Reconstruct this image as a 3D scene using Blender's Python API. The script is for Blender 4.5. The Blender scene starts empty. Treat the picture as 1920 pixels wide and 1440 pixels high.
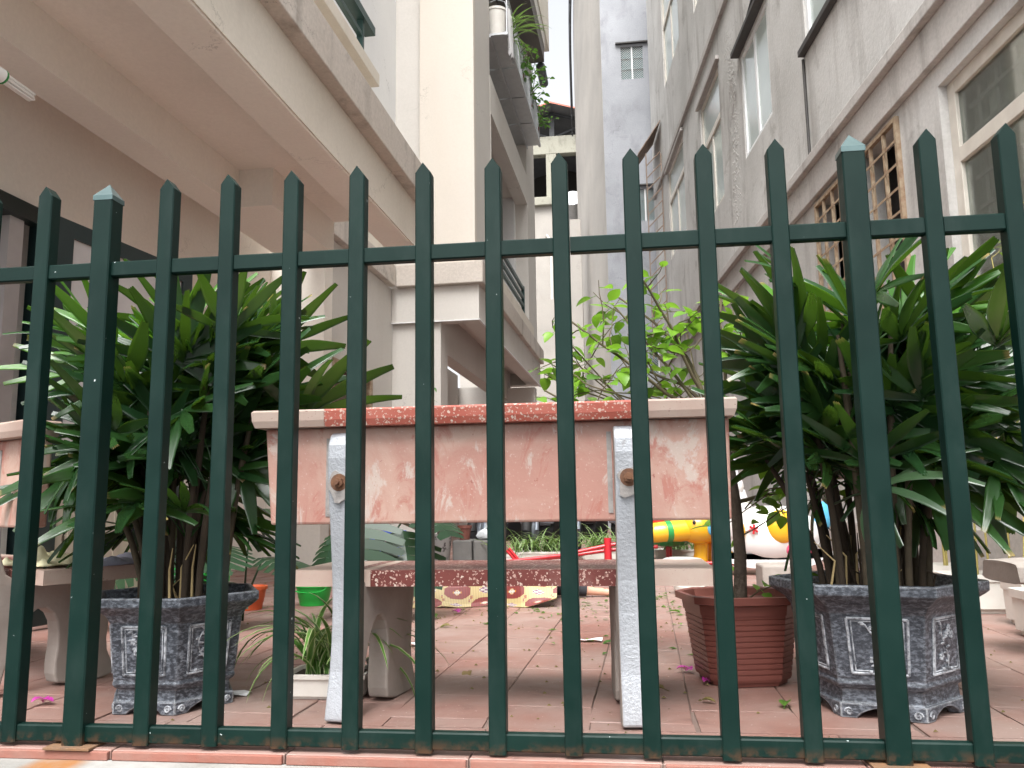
import bpy, math, random
import numpy as np
from mathutils import Vector, Matrix, Euler
random.seed(7)
rnd = random.random
def ru(a, b): return a + (b - a) * rnd()
SC = bpy.context.scene
COL = SC.collection
rad = math.radians

# ------------------------------------------------------------------ camera, world, sun, exposure
CAM = Vector((0, 0, .525))
yaw, pitch, roll = .1263, .1442, -.0146
Fw = Vector((-math.sin(yaw) * math.cos(pitch), math.cos(yaw) * math.cos(pitch), math.sin(pitch)))
Rt = Vector((math.cos(yaw), math.sin(yaw), 0))
Up = Rt.cross(Fw)
Rt, Up = math.cos(roll) * Rt + math.sin(roll) * Up, -math.sin(roll) * Rt + math.cos(roll) * Up
cd = bpy.data.cameras.new('camera')
cam = bpy.data.objects.new('camera', cd)
COL.objects.link(cam)
cam.matrix_world = Matrix(((Rt.x, Up.x, -Fw.x, CAM.x), (Rt.y, Up.y, -Fw.y, CAM.y), (Rt.z, Up.z, -Fw.z, CAM.z), (0, 0, 0, 1)))
cd.sensor_width = 36
cd.lens = 1549.1 / 1920 * 36
cd.clip_start = .05
cd.clip_end = 2000
SC.camera = cam

SUN_EL, SUN_AZ = rad(60), rad(186)      # azimuth clockwise from +Y: high behind the camera
W = bpy.data.worlds.new('World')
SC.world = W
W.use_nodes = True
nt = W.node_tree
bg = nt.nodes['Background']
sky = nt.nodes.new('ShaderNodeTexSky')
sky.sky_type = 'NISHITA'
sky.sun_disc = False
sky.sun_elevation = SUN_EL
sky.sun_rotation = SUN_AZ
sky.air_density = 1.0
sky.dust_density = 6.0
sky.ozone_density = 1.0
hs = nt.nodes.new('ShaderNodeHueSaturation')
hs.inputs['Saturation'].default_value = .16
nt.links.new(sky.outputs[0], hs.inputs['Color'])
nt.links.new(hs.outputs[0], bg.inputs['Color'])
bg.inputs['Strength'].default_value = .15
sd = bpy.data.lights.new('sun', 'SUN')
sd.energy = 1.5
sd.angle = rad(35)
sd.color = (1, .995, .985)
sun = bpy.data.objects.new('sun', sd)
COL.objects.link(sun)
sv = Vector((math.sin(SUN_AZ) * math.cos(SUN_EL), math.cos(SUN_AZ) * math.cos(SUN_EL), math.sin(SUN_EL)))
sun.rotation_euler = sv.to_track_quat('Z', 'Y').to_euler()
sun.location = (0, -5, 20)
SC.view_settings.view_transform = 'Standard'
SC.view_settings.look = 'None'
SC.view_settings.gamma = 1
SC.view_settings.exposure = 1.45
SC.cycles.max_bounces = 7
SC.cycles.glossy_bounces = 3
SC.cycles.transmission_bounces = 3

# ------------------------------------------------------------------ material helpers
MATS = {}
def nm(name):
    m = bpy.data.materials.new(name)
    m.use_nodes = True
    MATS[name] = m
    return m, m.node_tree, m.node_tree.nodes['Principled BSDF']
class N:
    """small node builder"""
    def __init__(s, nt): s.t = nt
    def n(s, typ, **kw):
        x = s.t.nodes.new('ShaderNode' + typ)
        for k, v in kw.items():
            if k.startswith('i_'):
                key = k[2:]
                x.inputs[int(key) if key.isdigit() else key.replace('_', ' ')].default_value = v
            else: setattr(x, k, v)
        return x
    def l(s, a, b): s.t.links.new(a, b)
    def coords(s, scale=(1, 1, 1), rand=True, kind='Object'):
        tc = s.n('TexCoord')
        mp = s.n('Mapping')
        mp.inputs['Scale'].default_value = scale
        s.l(tc.outputs[kind], mp.inputs['Vector'])
        if rand:
            oi = s.n('ObjectInfo')
            mu = s.n('Math', operation='MULTIPLY', i_1=37.0)
            s.l(oi.outputs['Random'], mu.inputs[0])
            s.l(mu.outputs[0], mp.inputs['Location'])
        return mp.outputs[0]
    def noise(s, vec, scale, detail=4, rough=.55, dist=0):
        x = s.n('TexNoise', i_Scale=scale, i_Detail=detail, i_Roughness=rough, i_Distortion=dist)
        s.l(vec, x.inputs['Vector'])
        return x.outputs['Fac']
    def ramp(s, fac, lo, hi, a=0, b=1):
        x = s.n('MapRange', i_1=lo, i_2=hi, i_3=a, i_4=b)
        s.l(fac, x.inputs[0])
        return x.outputs[0]
    def mix(s, fac, a, b, blend='MIX'):
        x = s.n('Mix', data_type='RGBA', blend_type=blend)
        for sock, v in ((x.inputs[0], fac), (x.inputs[6], a), (x.inputs[7], b)):
            if hasattr(v, 'default_value') or hasattr(v, 'links'): s.l(v, sock)
            elif isinstance(v, (int, float)): sock.default_value = v
            else: sock.default_value = (*v, 1)
        return x.outputs[2]
    def math(s, op, a, b=None):
        x = s.n('Math', operation=op)
        for i, v in enumerate((a, b)):
            if v is None: continue
            if isinstance(v, (int, float)): x.inputs[i].default_value = v
            else: s.l(v, x.inputs[i])
        return x.outputs[0]
    def bump(s, h, strength, dist, bsdf):
        x = s.n('Bump', i_Strength=strength, i_Distance=dist)
        s.l(h, x.inputs['Height'])
        s.l(x.outputs[0], bsdf.inputs['Normal'])

def plain(name, c, rough=.6, c2=None, scale=8, var=.5, bump=.15, bscale=60, bdist=.004, metal=0, spec=.5, coat=0, streak=1):
    m, t, b = nm(name)
    g = N(t)
    v = g.coords((1, 1, 1 / streak))
    n1 = g.noise(v, scale, 5)
    f = g.ramp(n1, .5 - var / 2, .5 + var / 2)
    c2 = c2 or tuple(x * .8 for x in c)
    g.l(g.mix(f, c, c2), b.inputs['Base Color'])
    b.inputs['Roughness'].default_value = rough
    b.inputs['Metallic'].default_value = metal
    b.inputs['Specular IOR Level'].default_value = spec
    b.inputs['Coat Weight'].default_value = coat
    if bump: g.bump(g.noise(v, bscale, 6, .6), bump, bdist, b)
    return m

def plaster(name, c, c2, stain, amount=.4, streak=6, bump=.3, fine=.12, crack=.55):
    """painted render: slow colour drift, vertical streaks, blotches, fine grain"""
    m, t, b = nm(name)
    g = N(t)
    v = g.coords((1, 1, 1), False)
    vs = g.coords((1, 1, 1 / streak), False)
    base = g.mix(g.ramp(g.noise(v, .7, 4), .35, .65), c, c2)
    st = g.ramp(g.noise(vs, 3.0, 6, .6), .52, .78, 0, amount)
    base = g.mix(st, base, stain)
    bl = g.ramp(g.noise(v, 2.2, 6, .65, .6), .58, .75, 0, amount * .8)
    base = g.mix(bl, base, stain)
    dn = g.n('TexNoise', i_Scale=2.5, i_Detail=6.0, i_Roughness=.7); g.l(v, dn.inputs['Vector'])
    sc = g.n('VectorMath', operation='SCALE'); sc.inputs['Scale'].default_value = .55; g.l(dn.outputs['Color'], sc.inputs[0])
    ad = g.n('VectorMath', operation='ADD'); g.l(v, ad.inputs[0]); g.l(sc.outputs[0], ad.inputs[1])
    vo = g.n('TexVoronoi', i_Scale=.55, feature='DISTANCE_TO_EDGE'); g.l(ad.outputs[0], vo.inputs['Vector'])
    cr = g.math('MULTIPLY', g.ramp(vo.outputs['Distance'], .0, .0028, crack, 0), g.ramp(g.noise(v, .9, 3), .5, .6))
    base = g.mix(cr, base, tuple(x * .35 for x in stain))
    gr = g.ramp(g.noise(v, 40, 6, .7), .3, .7, 1 - fine, 1 + fine)
    x = g.n('Mix', data_type='RGBA', blend_type='MULTIPLY', i_0=1.0)
    g.l(base, x.inputs[6]); g.l(gr, x.inputs[7])
    g.l(x.outputs[2], b.inputs['Base Color'])
    b.inputs['Roughness'].default_value = .85
    b.inputs['Specular IOR Level'].default_value = .25
    h = g.math('ADD', g.noise(v, 25, 5, .6), g.math('MULTIPLY', g.noise(v, 3, 3), 1.5))
    g.bump(h, bump, .01, b)
    return m

def leafmat(name, c, c2, rough=.35, trans=.25, stripe=0, tip=None):
    m, t, b = nm(name)
    g = N(t)
    oi = g.n('ObjectInfo')
    ge = g.n('NewGeometry')
    v = g.coords((1, 1, 1))
    f = g.math('FRACT', g.math('ADD', oi.outputs['Random'], ge.outputs['Random Per Island']))
    base = g.mix(f, c, c2)
    base = g.mix(g.ramp(g.noise(v, 14, 4), .4, .7, 0, .35), base, tuple(x * .55 for x in c))
    if tip is not None:
        at = g.n('Attribute', attribute_name='along')
        fac = g.math('MULTIPLY', g.ramp(at.outputs['Fac'], .93, 1.0), g.ramp(f, .78, .9))
        base = g.mix(fac, base, tip)
    if stripe:
        at2 = g.n('Attribute', attribute_name='across')
        fac = g.math('MULTIPLY', g.ramp(g.math('ABSOLUTE', at2.outputs['Fac']), .55, .8), stripe)
        base = g.mix(fac, base, (.5, .55, .3))
    g.l(base, b.inputs['Base Color'])
    b.inputs['Roughness'].default_value = rough
    b.inputs['Specular IOR Level'].default_value = .55
    tr = g.n('BsdfTranslucent')
    tc = g.mix(.5, base, (.25, .5, .03), 'MIX')
    g.l(tc, tr.inputs['Color'])
    mx = g.n('MixShader', i_0=trans)
    out = t.nodes['Material Output']
    g.l(b.outputs[0], mx.inputs[1]); g.l(tr.outputs[0], mx.inputs[2])
    g.l(mx.outputs[0], out.inputs['Surface'])
    return m

def edge_mask(g, radius=.006, lo=.02, hi=.25):
    bv = g.n('Bevel', samples=4)
    bv.inputs['Radius'].default_value = radius
    ge = g.n('NewGeometry')
    d = g.n('VectorMath', operation='DOT_PRODUCT')
    g.l(bv.outputs[0], d.inputs[0]); g.l(ge.outputs['Normal'], d.inputs[1])
    return g.ramp(g.math('SUBTRACT', 1.0, d.outputs['Value']), lo, hi)

# ------------------------------------------------------------------ mesh helpers
class MB:
    def __init__(s, T=None): s.v, s.f, s.m, s.T = [], [], [], T
    def add(s, vs, fs, mi=0):
        o = len(s.v)
        s.v += [tuple(s.T(*p)) if s.T else tuple(p) for p in vs]
        s.f += [tuple(i + o for i in f) for f in fs]
        s.m += [mi] * len(fs)
        return s
    def box(s, x0, x1, y0, y1, z0, z1, mi=0):
        vs = [(x, y, z) for x in (x0, x1) for y in (y0, y1) for z in (z0, z1)]
        return s.add(vs, [(0, 1, 3, 2), (4, 6, 7, 5), (0, 4, 5, 1), (2, 3, 7, 6), (0, 2, 6, 4), (1, 5, 7, 3)], mi)
    def loft(s, rings, cap=(True, True), mi=0, closed=True):
        n = len(rings[0]); vs = [p for r in rings for p in r]; fs = []
        for i in range(len(rings) - 1):
            for j in range(n if closed else n - 1):
                k = (j + 1) % n
                fs.append((i * n + j, i * n + k, (i + 1) * n + k, (i + 1) * n + j))
        if cap[0]: fs.append(tuple(range(n))[::-1])
        if cap[1]: fs.append(tuple((len(rings) - 1) * n + j for j in range(n)))
        return s.add(vs, fs, mi)
    def prism(s, poly, axis, lo, hi, mi=0):
        """extrude a 2D polygon along axis 0/1/2"""
        def P(p, t):
            q = list(p); q.insert(axis, t); return tuple(q)
        return s.loft([[P(p, lo) for p in poly], [P(p, hi) for p in poly]], mi=mi)
    def tube(s, pts, r, n=8, mi=0, cap=(True, True)):
        pts = [Vector(p) for p in pts]
        rs = r if isinstance(r, (list, tuple)) else [r] * len(pts)
        rings = []; ref = None
        for i, p in enumerate(pts):
            d = (pts[min(i + 1, len(pts) - 1)] - pts[max(i - 1, 0)])
            d = d.normalized() if d.length > 1e-9 else Vector((0, 0, 1))
            if ref is None: ref = d.orthogonal().normalized()
            ref = (ref - d * ref.dot(d))
            ref = ref.normalized() if ref.length > 1e-6 else d.orthogonal().normalized()
            q = d.cross(ref)
            rings.append([tuple(p + rs[i] * (math.cos(a) * ref + math.sin(a) * q)) for a in [2 * math.pi * k / n for k in range(n)]])
        return s.loft(rings, cap, mi)
    def lathe(s, prof, n=24, c=(0, 0, 0), mi=0, cap=(True, True), a0=0, sq=None):
        rings = []
        for r, z in prof:
            rings.append([(c[0] + r * math.cos(a0 + 2 * math.pi * k / n), c[1] + r * math.sin(a0 + 2 * math.pi * k / n), c[2] + z) for k in range(n)])
        return s.loft(rings, cap, mi)
    def ell(s, c, r, nu=16, nv=10, rot=None, mi=0):
        rings = []
        for i in range(1, nv):
            th = math.pi * i / nv - math.pi / 2
            ring = []
            for j in range(nu):
                ph = 2 * math.pi * j / nu
                p = Vector((r[0] * math.cos(th) * math.cos(ph), r[1] * math.cos(th) * math.sin(ph), r[2] * math.sin(th)))
                if rot: p = rot @ p
                ring.append(tuple(p + Vector(c)))
            rings.append(ring)
        return s.loft(rings, (True, True), mi)
    def mesh(s, name, off=(0, 0, 0)):
        me = bpy.data.meshes.new(name)
        me.from_pydata([(x - off[0], y - off[1], z - off[2]) for x, y, z in s.v], [], s.f)
        return me
    def build(s, name, mat, parent=None, smooth=None, bevel=0, seg=2):
        off = parent.location if parent is not None else (0, 0, 0)
        if parent is not None and parent.parent is not None: off = off + parent.parent.location
        me = s.mesh(name, off)
        ms = mat if isinstance(mat, (list, tuple)) else [mat]
        for m in ms: me.materials.append(MATS[m] if isinstance(m, str) else m)
        me.polygons.foreach_set('material_index', s.m)
        if smooth is not None:
            me.shade_smooth()
            me.set_sharp_from_angle(angle=rad(smooth))
        o = bpy.data.objects.new(name, me)
        COL.objects.link(o)
        if parent is not None: o.parent = parent
        if bevel:
            b = o.modifiers.new('bevel', 'BEVEL')
            b.width = bevel; b.segments = seg; b.limit_method = 'ANGLE'; b.angle_limit = rad(40)
        return o

def tag(o, label=None, cat=None, group=None, kind=None):
    if label: o['label'] = label
    if cat: o['category'] = cat
    if group: o['group'] = group
    if kind: o['kind'] = kind
    return o
def thing(name, label, cat, loc=(0, 0, 0), group=None):
    o = bpy.data.objects.new(name, None)
    o.empty_display_size = .1
    COL.objects.link(o)
    o.location = loc
    return tag(o, label, cat, group)
def inst(src, name, parent=None, loc=(0, 0, 0), rot=None, scale=None):
    """new object sharing src's mesh; src may be an object or a mesh"""
    if isinstance(src, bpy.types.Object):
        o = src.copy(); o.name = name
    else: o = bpy.data.objects.new(name, src)
    COL.objects.link(o)
    o.parent = parent
    o.location = loc
    if rot is not None:
        if isinstance(rot, Matrix): o.rotation_euler = rot.to_euler()
        else: o.rotation_euler = rot
    if scale is not None: o.scale = scale if hasattr(scale, '__len__') else (scale,) * 3
    return o
def copy_tree(o, parent=None):
    c = o.copy(); COL.objects.link(c)
    if parent is not None: c.parent = parent
    for ch in list(o.children): copy_tree(ch, c)
    return c
def frame(az):
    a = rad(az); c, s_ = math.cos(a), math.sin(a)
    return lambda x, y, z: (x * c + y * s_, -x * s_ + y * c, z)
TL, TR = frame(1.75), frame(-5.0)

def holewall(mb, u0, u1, z0, z1, holes, P, depth, mi=0):
    """wall face in (u,z) with rectangular openings and their reveals; P(u,z,d) -> point, d = depth behind the face"""
    us = sorted({u0, u1, *[h[0] for h in holes], *[h[1] for h in holes]})
    zs = sorted({z0, z1, *[h[2] for h in holes], *[h[3] for h in holes]})
    for i in range(len(us) - 1):
        for j in range(len(zs) - 1):
            a, b, c, d = us[i], us[i + 1], zs[j], zs[j + 1]
            if any(h[0] <= a and b <= h[1] and h[2] <= c and d <= h[3] for h in holes): continue
            mb.add([P(a, c, 0), P(b, c, 0), P(b, d, 0), P(a, d, 0)], [(0, 1, 2, 3)], mi)
            mb.add([P(a, c, depth), P(b, c, depth), P(b, d, depth), P(a, d, depth)], [(3, 2, 1, 0)], mi)
    for h in holes + [(u0, u1, z0, z1)]:
        q = [(h[0], h[2]), (h[1], h[2]), (h[1], h[3]), (h[0], h[3])]
        for k in range(4):
            a, b = q[k], q[(k + 1) % 4]
            mb.add([P(*a, 0), P(*b, 0), P(*b, depth), P(*a, depth)], [(0, 1, 2, 3)], mi)

# ------------------------------------------------------------------ materials
def make_materials():
    # fence paint
    m, t, b = nm('fence_paint'); g = N(t)
    v = g.coords((1, 1, 1))
    c = g.mix(g.ramp(g.noise(v, 6, 4), .35, .7), (.0018, .0125, .0098), (.0028, .0165, .0128))
    chip = g.ramp(g.noise(v, 60, 3, .5), .765, .78)
    c = g.mix(chip, c, (.5, .55, .55))
    dust = g.ramp(g.noise(g.coords((1, 1, .35)), 9, 6, .7), .5, .8, 0, .06)
    c = g.mix(dust, c, (.16, .19, .18))
    tc = g.n('TexCoord'); sz = g.n('SeparateXYZ'); g.l(tc.outputs['Object'], sz.inputs[0])
    rs = g.math('MULTIPLY', g.ramp(sz.outputs[2], .006, .035, 1, 0), g.ramp(g.noise(v, 28, 6, .7), .46, .6, 0, .85))
    c = g.mix(rs, c, (.075, .035, .018))
    g.l(c, b.inputs['Base Color'])
    g.l(g.ramp(g.noise(v, 12, 5), .3, .7, .36, .55), b.inputs['Roughness'])
    b.inputs['Specular IOR Level'].default_value = .16
    g.bump(g.noise(v, 35, 3), .06, .002, b)
    plain('post_cap', (.10, .15, .15), .3, (.06, .10, .10), 20, metal=.5, bump=.05)
    plain('rust_plate', (.09, .06, .045), .8, (.2, .1, .04), 25, bump=.5)
    # courtyard tiles
    m, t, b = nm('terracotta'); g = N(t)
    oi = g.n('ObjectInfo'); ge = g.n('NewGeometry')
    r = g.math('FRACT', g.math('ADD', oi.outputs['Random'], ge.outputs['Random Per Island']))
    c = g.mix(r, (.23, .092, .066), (.19, .076, .057))
    pos = ge.outputs['Position']
    d1 = g.ramp(g.noise(pos, 1.6, 8, .65, .4), .36, .62, .2, .9)
    c = g.mix(d1, c, (.255, .185, .160))
    d2 = g.ramp(g.noise(pos, 5.5, 6, .6, 1), .60, .72, 0, .6)
    c = g.mix(d2, c, (.11, .06, .05))
    d3 = g.ramp(g.noise(pos, 90, 2, .5), .70, .74, 0, .55)
    c = g.mix(d3, c, (.62, .55, .5))
    g.l(c, b.inputs['Base Color'])
    g.l(g.ramp(g.noise(pos, 4, 5), .35, .65, .42, .8), b.inputs['Roughness'])
    g.bump(g.noise(pos, 60, 8, .6), .25, .003, b)
    plain('clean_tile', (.23, .078, .054), .8, (.22, .12, .095), 14, bump=.5)
    plain('grout', (.22, .155, .13), .9, (.13, .09, .075), 7, bump=.4)
    # white curb with rust stain
    m, t, b = nm('curb_concrete'); g = N(t)
    v = g.coords((1, 1, 1), False)
    c = g.mix(g.ramp(g.noise(v, 4, 8, .65), .38, .66), (.29, .285, .27), (.18, .175, .16))
    sp = g.n('SeparateXYZ'); g.l(v, sp.inputs[0])
    dx = g.math('ABSOLUTE', g.math('ADD', sp.outputs[0], 1.235))
    st = g.math('MULTIPLY', g.ramp(dx, .035, .075, 1, 0), g.ramp(g.noise(v, 16, 6), .2, .6, .35, 1))
    c = g.mix(st, c, (.24, .10, .025))
    g.l(c, b.inputs['Base Color']); b.inputs['Roughness'].default_value = .9
    g.bump(g.noise(v, 30, 8, .65), .5, .006, b)
    plain('asphalt', (.10, .10, .10), .9, (.07, .07, .07), 30, bump=.4, bscale=200)
    # buildings
    plaster('cream_render', (.68, .63, .55), (.62, .57, .49), (.42, .36, .30), .25, fine=.05, bump=.08)
    plaster('porch_render', (.82, .775, .705), (.79, .735, .665), (.66, .60, .53), .2, fine=.04, bump=.06)
    plaster('cream_tower', (.62, .565, .495), (.60, .55, .49), (.55, .48, .40), .2, fine=.03, bump=.08)
    plaster('white_render', (.76, .76, .75), (.70, .70, .70), (.5, .5, .5), .15, fine=.03, bump=.08)
    plaster('grey_render', (.58, .55, .51), (.54, .51, .47), (.40, .36, .32), .2, fine=.04, bump=.08)
    plaster('ledge_render', (.55, .50, .45), (.48, .43, .38), (.10, .085, .07), .75, streak=14, fine=.12, bump=.2)
    plaster('stained_render', (.57, .56, .54), (.43, .42, .40), (.19, .17, .15), .85, streak=7, fine=.1, bump=.3)
    plaster('band_render', (.48, .455, .43), (.38, .355, .335), (.13, .115, .10), .75, streak=10, fine=.12, bump=.3)
    plaster('blue_grey_render', (.285, .295, .315), (.37, .38, .405), (.20, .20, .215), .65, streak=2, fine=.1, bump=.25)
    plaster('pale_side_render', (.46, .43, .39), (.38, .355, .325), (.36, .32, .28), .4, streak=12, fine=.06)
    plaster('mossy_concrete', (.36, .35, .29), (.30, .29, .24), (.07, .065, .05), .8, streak=3, fine=.15)
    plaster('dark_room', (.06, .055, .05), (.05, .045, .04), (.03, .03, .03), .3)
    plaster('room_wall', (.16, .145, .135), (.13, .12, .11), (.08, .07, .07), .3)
    plain('door_green', (.010, .022, .022), .35, (.006, .015, .016), 8, bump=.08)
    plain('door_panel', (.50, .47, .46), .5, (.42, .39, .38), 6, bump=.1)
    plain('door_cream', (.42, .37, .29), .6, (.36, .31, .25), 6, bump=.1)
    plain('rail_green', (.03, .065, .06), .4, (.02, .05, .045), 8, bump=.08)
    plain('wood_brown', (.13, .075, .045), .55, (.09, .05, .03), 8, bump=.1)
    plain('window_cream', (.66, .62, .55), .45, (.52, .48, .42), 9, bump=.12)
    plain('window_white', (.80, .81, .81), .35, (.72, .73, .73), 9, bump=.05)
    plain('grille_cream', (.40, .32, .22), .6, (.20, .11, .06), 22, bump=.2)
    plain('grille_white', (.62, .62, .60), .5, (.45, .44, .42), 18, bump=.2)
    plain('hood_dark', (.035, .033, .033), .6, (.06, .055, .05), 8, bump=.2)
    plain('rusty_tin', (.28, .22, .18), .7, (.16, .10, .06), 6, bump=.3)
    plain('red_tin', (.60, .16, .10), .5, (.45, .12, .08), 4, bump=.1)
    plain('steel_dark', (.06, .065, .07), .5, (.04, .042, .045), 5, bump=.1)
    plain('roof_under', (.16, .16, .165), .7, (.11, .11, .115), 3, bump=.1)
    plain('curtain', (.85, .86, .78), .9, (.62, .64, .57), 5, bump=.2, streak=6)
    plain('red_cloth', (.45, .10, .10), .9, (.35, .06, .07), 5, bump=.2)
    m, t, b = nm('glass'); g = N(t)
    tr = g.n('BsdfTransparent', i_Color=(.90, .94, .92, 1))
    gl = g.n('BsdfGlossy', i_Roughness=.03)
    lw = g.n('LayerWeight', i_Blend=.25)
    mx = g.n('MixShader')
    g.l(g.ramp(lw.outputs['Fresnel'], 0, 1, .10, .75), mx.inputs[0])
    g.l(tr.outputs[0], mx.inputs[1]); g.l(gl.outputs[0], mx.inputs[2])
    g.l(mx.outputs[0], t.nodes['Material Output'].inputs['Surface'])
    plain('frosted_glass', (.50, .56, .53), .15, (.44, .5, .48), 2, bump=0)
    plain('blue_glass', (.12, .20, .21), .12, (.08, .15, .16), 40, bump=.1)
    plain('bulb_white', (.85, .85, .82), .3, (.8, .8, .78), 5, bump=0)
    plain('galvanised', (.45, .46, .47), .45, (.36, .37, .38), 10, metal=.5, bump=.1)
    # bench
    def terrazzo(name, base, base2, chips, scale, thr):
        m, t, b = nm(name); g = N(t)
        v = g.coords((1, 1, 1))
        c = g.mix(g.ramp(g.noise(v, 9, 6), .35, .65), base, base2)
        dv = g.n('VectorMath', operation='ADD')
        nn = g.n('TexNoise', i_Scale=scale * 1.3, i_Detail=2.0); g.l(v, nn.inputs['Vector'])
        sc = g.n('VectorMath', operation='SCALE'); sc.inputs['Scale'].default_value = .012
        g.l(nn.outputs['Color'], sc.inputs[0]); g.l(v, dv.inputs[0]); g.l(sc.outputs[0], dv.inputs[1])
        vo = g.n('TexVoronoi', i_Scale=scale, i_Randomness=1.0); g.l(dv.outputs[0], vo.inputs['Vector'])
        cell = g.n('SeparateColor'); g.l(vo.outputs['Color'], cell.inputs[0])
        lim = g.ramp(cell.outputs[0], 0, 1, thr * .25, thr)
        fac = g.ramp(g.math('SUBTRACT', lim, vo.outputs['Distance']), 0, .05)
        c = g.mix(fac, c, g.mix(cell.outputs[1], chips[0], chips[1]))
        c = g.mix(g.ramp(g.noise(v, 5, 7, .65), .58, .8, 0, .3), c, (.36, .30, .27))
        g.l(c, b.inputs['Base Color']); b.inputs['Roughness'].default_value = .42
        g.bump(g.noise(v, 70, 5), .12, .002, b)
    terrazzo('terrazzo_red', (.115, .024, .019), (.15, .035, .028), ((.58, .48, .41), (.42, .25, .21)), 125, .52)
    terrazzo('terrazzo_faded', (.36, .088, .06), (.42, .125, .09), ((.62, .52, .44), (.52, .36, .30)), 125, .5)
    terrazzo('terrazzo_pale', (.45, .36, .305), (.41, .29, .24), ((.22, .12, .10), (.40, .30, .27)), 110, .22)
    m, t, b = nm('faded_pink'); g = N(t)
    v = g.coords((1, 1, 1)); vs = g.coords((1, 1, .45))
    c = g.mix(g.ramp(g.noise(v, 2.6, 6, .65, .8), .40, .60), (.45, .31, .25), (.38, .195, .155))
    c = g.mix(g.ramp(g.noise(vs, 10, 8, .7, 1.6), .53, .62, 0, .65), c, (.33, .095, .07))
    c = g.mix(g.ramp(g.noise(vs, 7, 8, .7, 2.4), .56, .62, 0, .85), c, (.45, .37, .325))
    c = g.mix(g.ramp(g.noise(v, 34, 4, .6), .69, .74, 0, .7), c, (.22, .05, .04))
    c = g.mix(g.ramp(g.noise(v, 130, 4, .6), .62, .7, 0, .4), c, (.60, .52, .47))
    g.l(c, b.inputs['Base Color']); b.inputs['Roughness'].default_value = .5
    g.bump(g.noise(v, 28, 8, .65), .3, .004, b)
    m, t, b = nm('silver_paint'); g = N(t)
    v = g.coords((1, 1, 1))
    c = g.mix(g.ramp(g.noise(v, 7, 6), .35, .7), (.42, .44, .47), (.33, .34, .36))
    c = g.mix(g.ramp(g.noise(v, 18, 6), .66, .74, 0, .8), c, (.20, .18, .17))
    g.l(c, b.inputs['Base Color']); b.inputs['Roughness'].default_value = .33
    b.inputs['Metallic'].default_value = .25
    g.bump(g.noise(v, 120, 4, .6), .6, .004, b)
    plain('raw_concrete', (.33, .295, .265), .85, (.23, .20, .175), 9, bump=.4, bscale=40)
    plain('rust_bolt', (.10, .045, .025), .7, (.18, .08, .035), 60, bump=.5)
    plain('bare_cement', (.36, .34, .32), .9, (.22, .20, .19), 30, bump=.6)
    # hexagonal planter
    m, t, b = nm('slate_pot'); g = N(t)
    v = g.coords((1, 1, 1)); vh = g.coords((.55, .55, 1.1))
    c = g.mix(g.ramp(g.noise(v, 25, 6), .35, .65), (.022, .026, .034), (.040, .046, .058))
    br = g.ramp(g.noise(vh, 130, 5, .7), .46, .66, 0, .6)
    br = g.math('MULTIPLY', br, g.ramp(g.noise(v, 6, 4), .2, .6, .3, 1))
    c = g.mix(br, c, (.36, .40, .46))
    em = g.math('MULTIPLY', edge_mask(g, .007), g.ramp(g.noise(v, 30, 6, .7), .3, .62))
    c = g.mix(em, c, (.60, .62, .64))
    c = g.mix(g.ramp(g.noise(v, 12, 6, .7), .68, .76, 0, .6), c, (.34, .30, .24))
    g.l(c, b.inputs['Base Color']); b.inputs['Roughness'].default_value = .5
    g.bump(g.noise(v, 60, 6, .65), .5, .004, b)
    m, t, b = nm('slate_relief'); g = N(t)
    v = g.coords((1, 1, 1))
    f = g.ramp(g.noise(v, 40, 6, .7), .38, .60, 0, .85)
    g.l(g.mix(f, (.05, .055, .065), (.55, .58, .62)), b.inputs['Base Color']); b.inputs['Roughness'].default_value = .5
    g.bump(g.noise(v, 90, 5), .4, .003, b)
    plain('soil', (.055, .038, .026), .95, (.09, .065, .045), 40, bump=.9, bscale=120, bdist=.01)
    plain('terracotta_plastic', (.20, .066, .05), .42, (.17, .058, .046), 5, bump=.06)
    plain('white_plastic', (.70, .68, .63), .4, (.60, .57, .52), 7, bump=.06)
    plain('white_cloth', (.78, .77, .78), .9, (.7, .7, .71), 7, bump=.2)
    plain('yellow_cloth', (.88, .84, .58), .9, (.82, .77, .48), 7, bump=.3)
    plain('lilac_cloth', (.62, .62, .78), .9, (.55, .55, .7), 7, bump=.3)
    plain('green_plastic', (.02, .42, .06), .4, (.02, .36, .05), 5, bump=.05)
    plain('orange_plastic', (.55, .10, .03), .45, (.5, .09, .03), 5, bump=.05)
    plain('blue_plastic', (.03, .08, .48), .4, (.03, .07, .4), 5, bump=.05)
    plain('brown_plastic', (.16, .055, .04), .5, (.12, .04, .03), 5, bump=.05)
    plain('stone_block', (.16, .155, .145), .9, (.11, .105, .10), 8, bump=.5)
    m, t, b = nm('speckled_stone'); g = N(t)
    v = g.coords((1, 1, 1))
    c = g.mix(g.ramp(g.noise(v, 22, 5, .6), .55, .62), (.19, .18, .17), (.05, .04, .04))
    g.l(c, b.inputs['Base Color']); b.inputs['Roughness'].default_value = .8
    g.bump(g.noise(v, 40, 5), .5, .006, b)
    plain('bag_plastic', (.62, .66, .68), .25, (.5, .54, .56), 10, bump=.6, bscale=14, bdist=.02)
    plain('toy_red', (.52, .02, .03), .3, (.45, .02, .025), 5, bump=.03, coat=.3)
    plain('toy_blue', (.02, .22, .60), .3, (.02, .2, .5), 5, bump=.03, coat=.3)
    plain('toy_sky', (.10, .42, .66), .3, (.09, .38, .6), 5, bump=.03, coat=.3)
    plain('toy_yellow', (.80, .46, .02), .28, (.76, .38, .015), 5, bump=.03, coat=.3)
    plain('toy_green', (.03, .30, .07), .3, (.02, .26, .06), 5, bump=.03, coat=.3)
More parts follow.
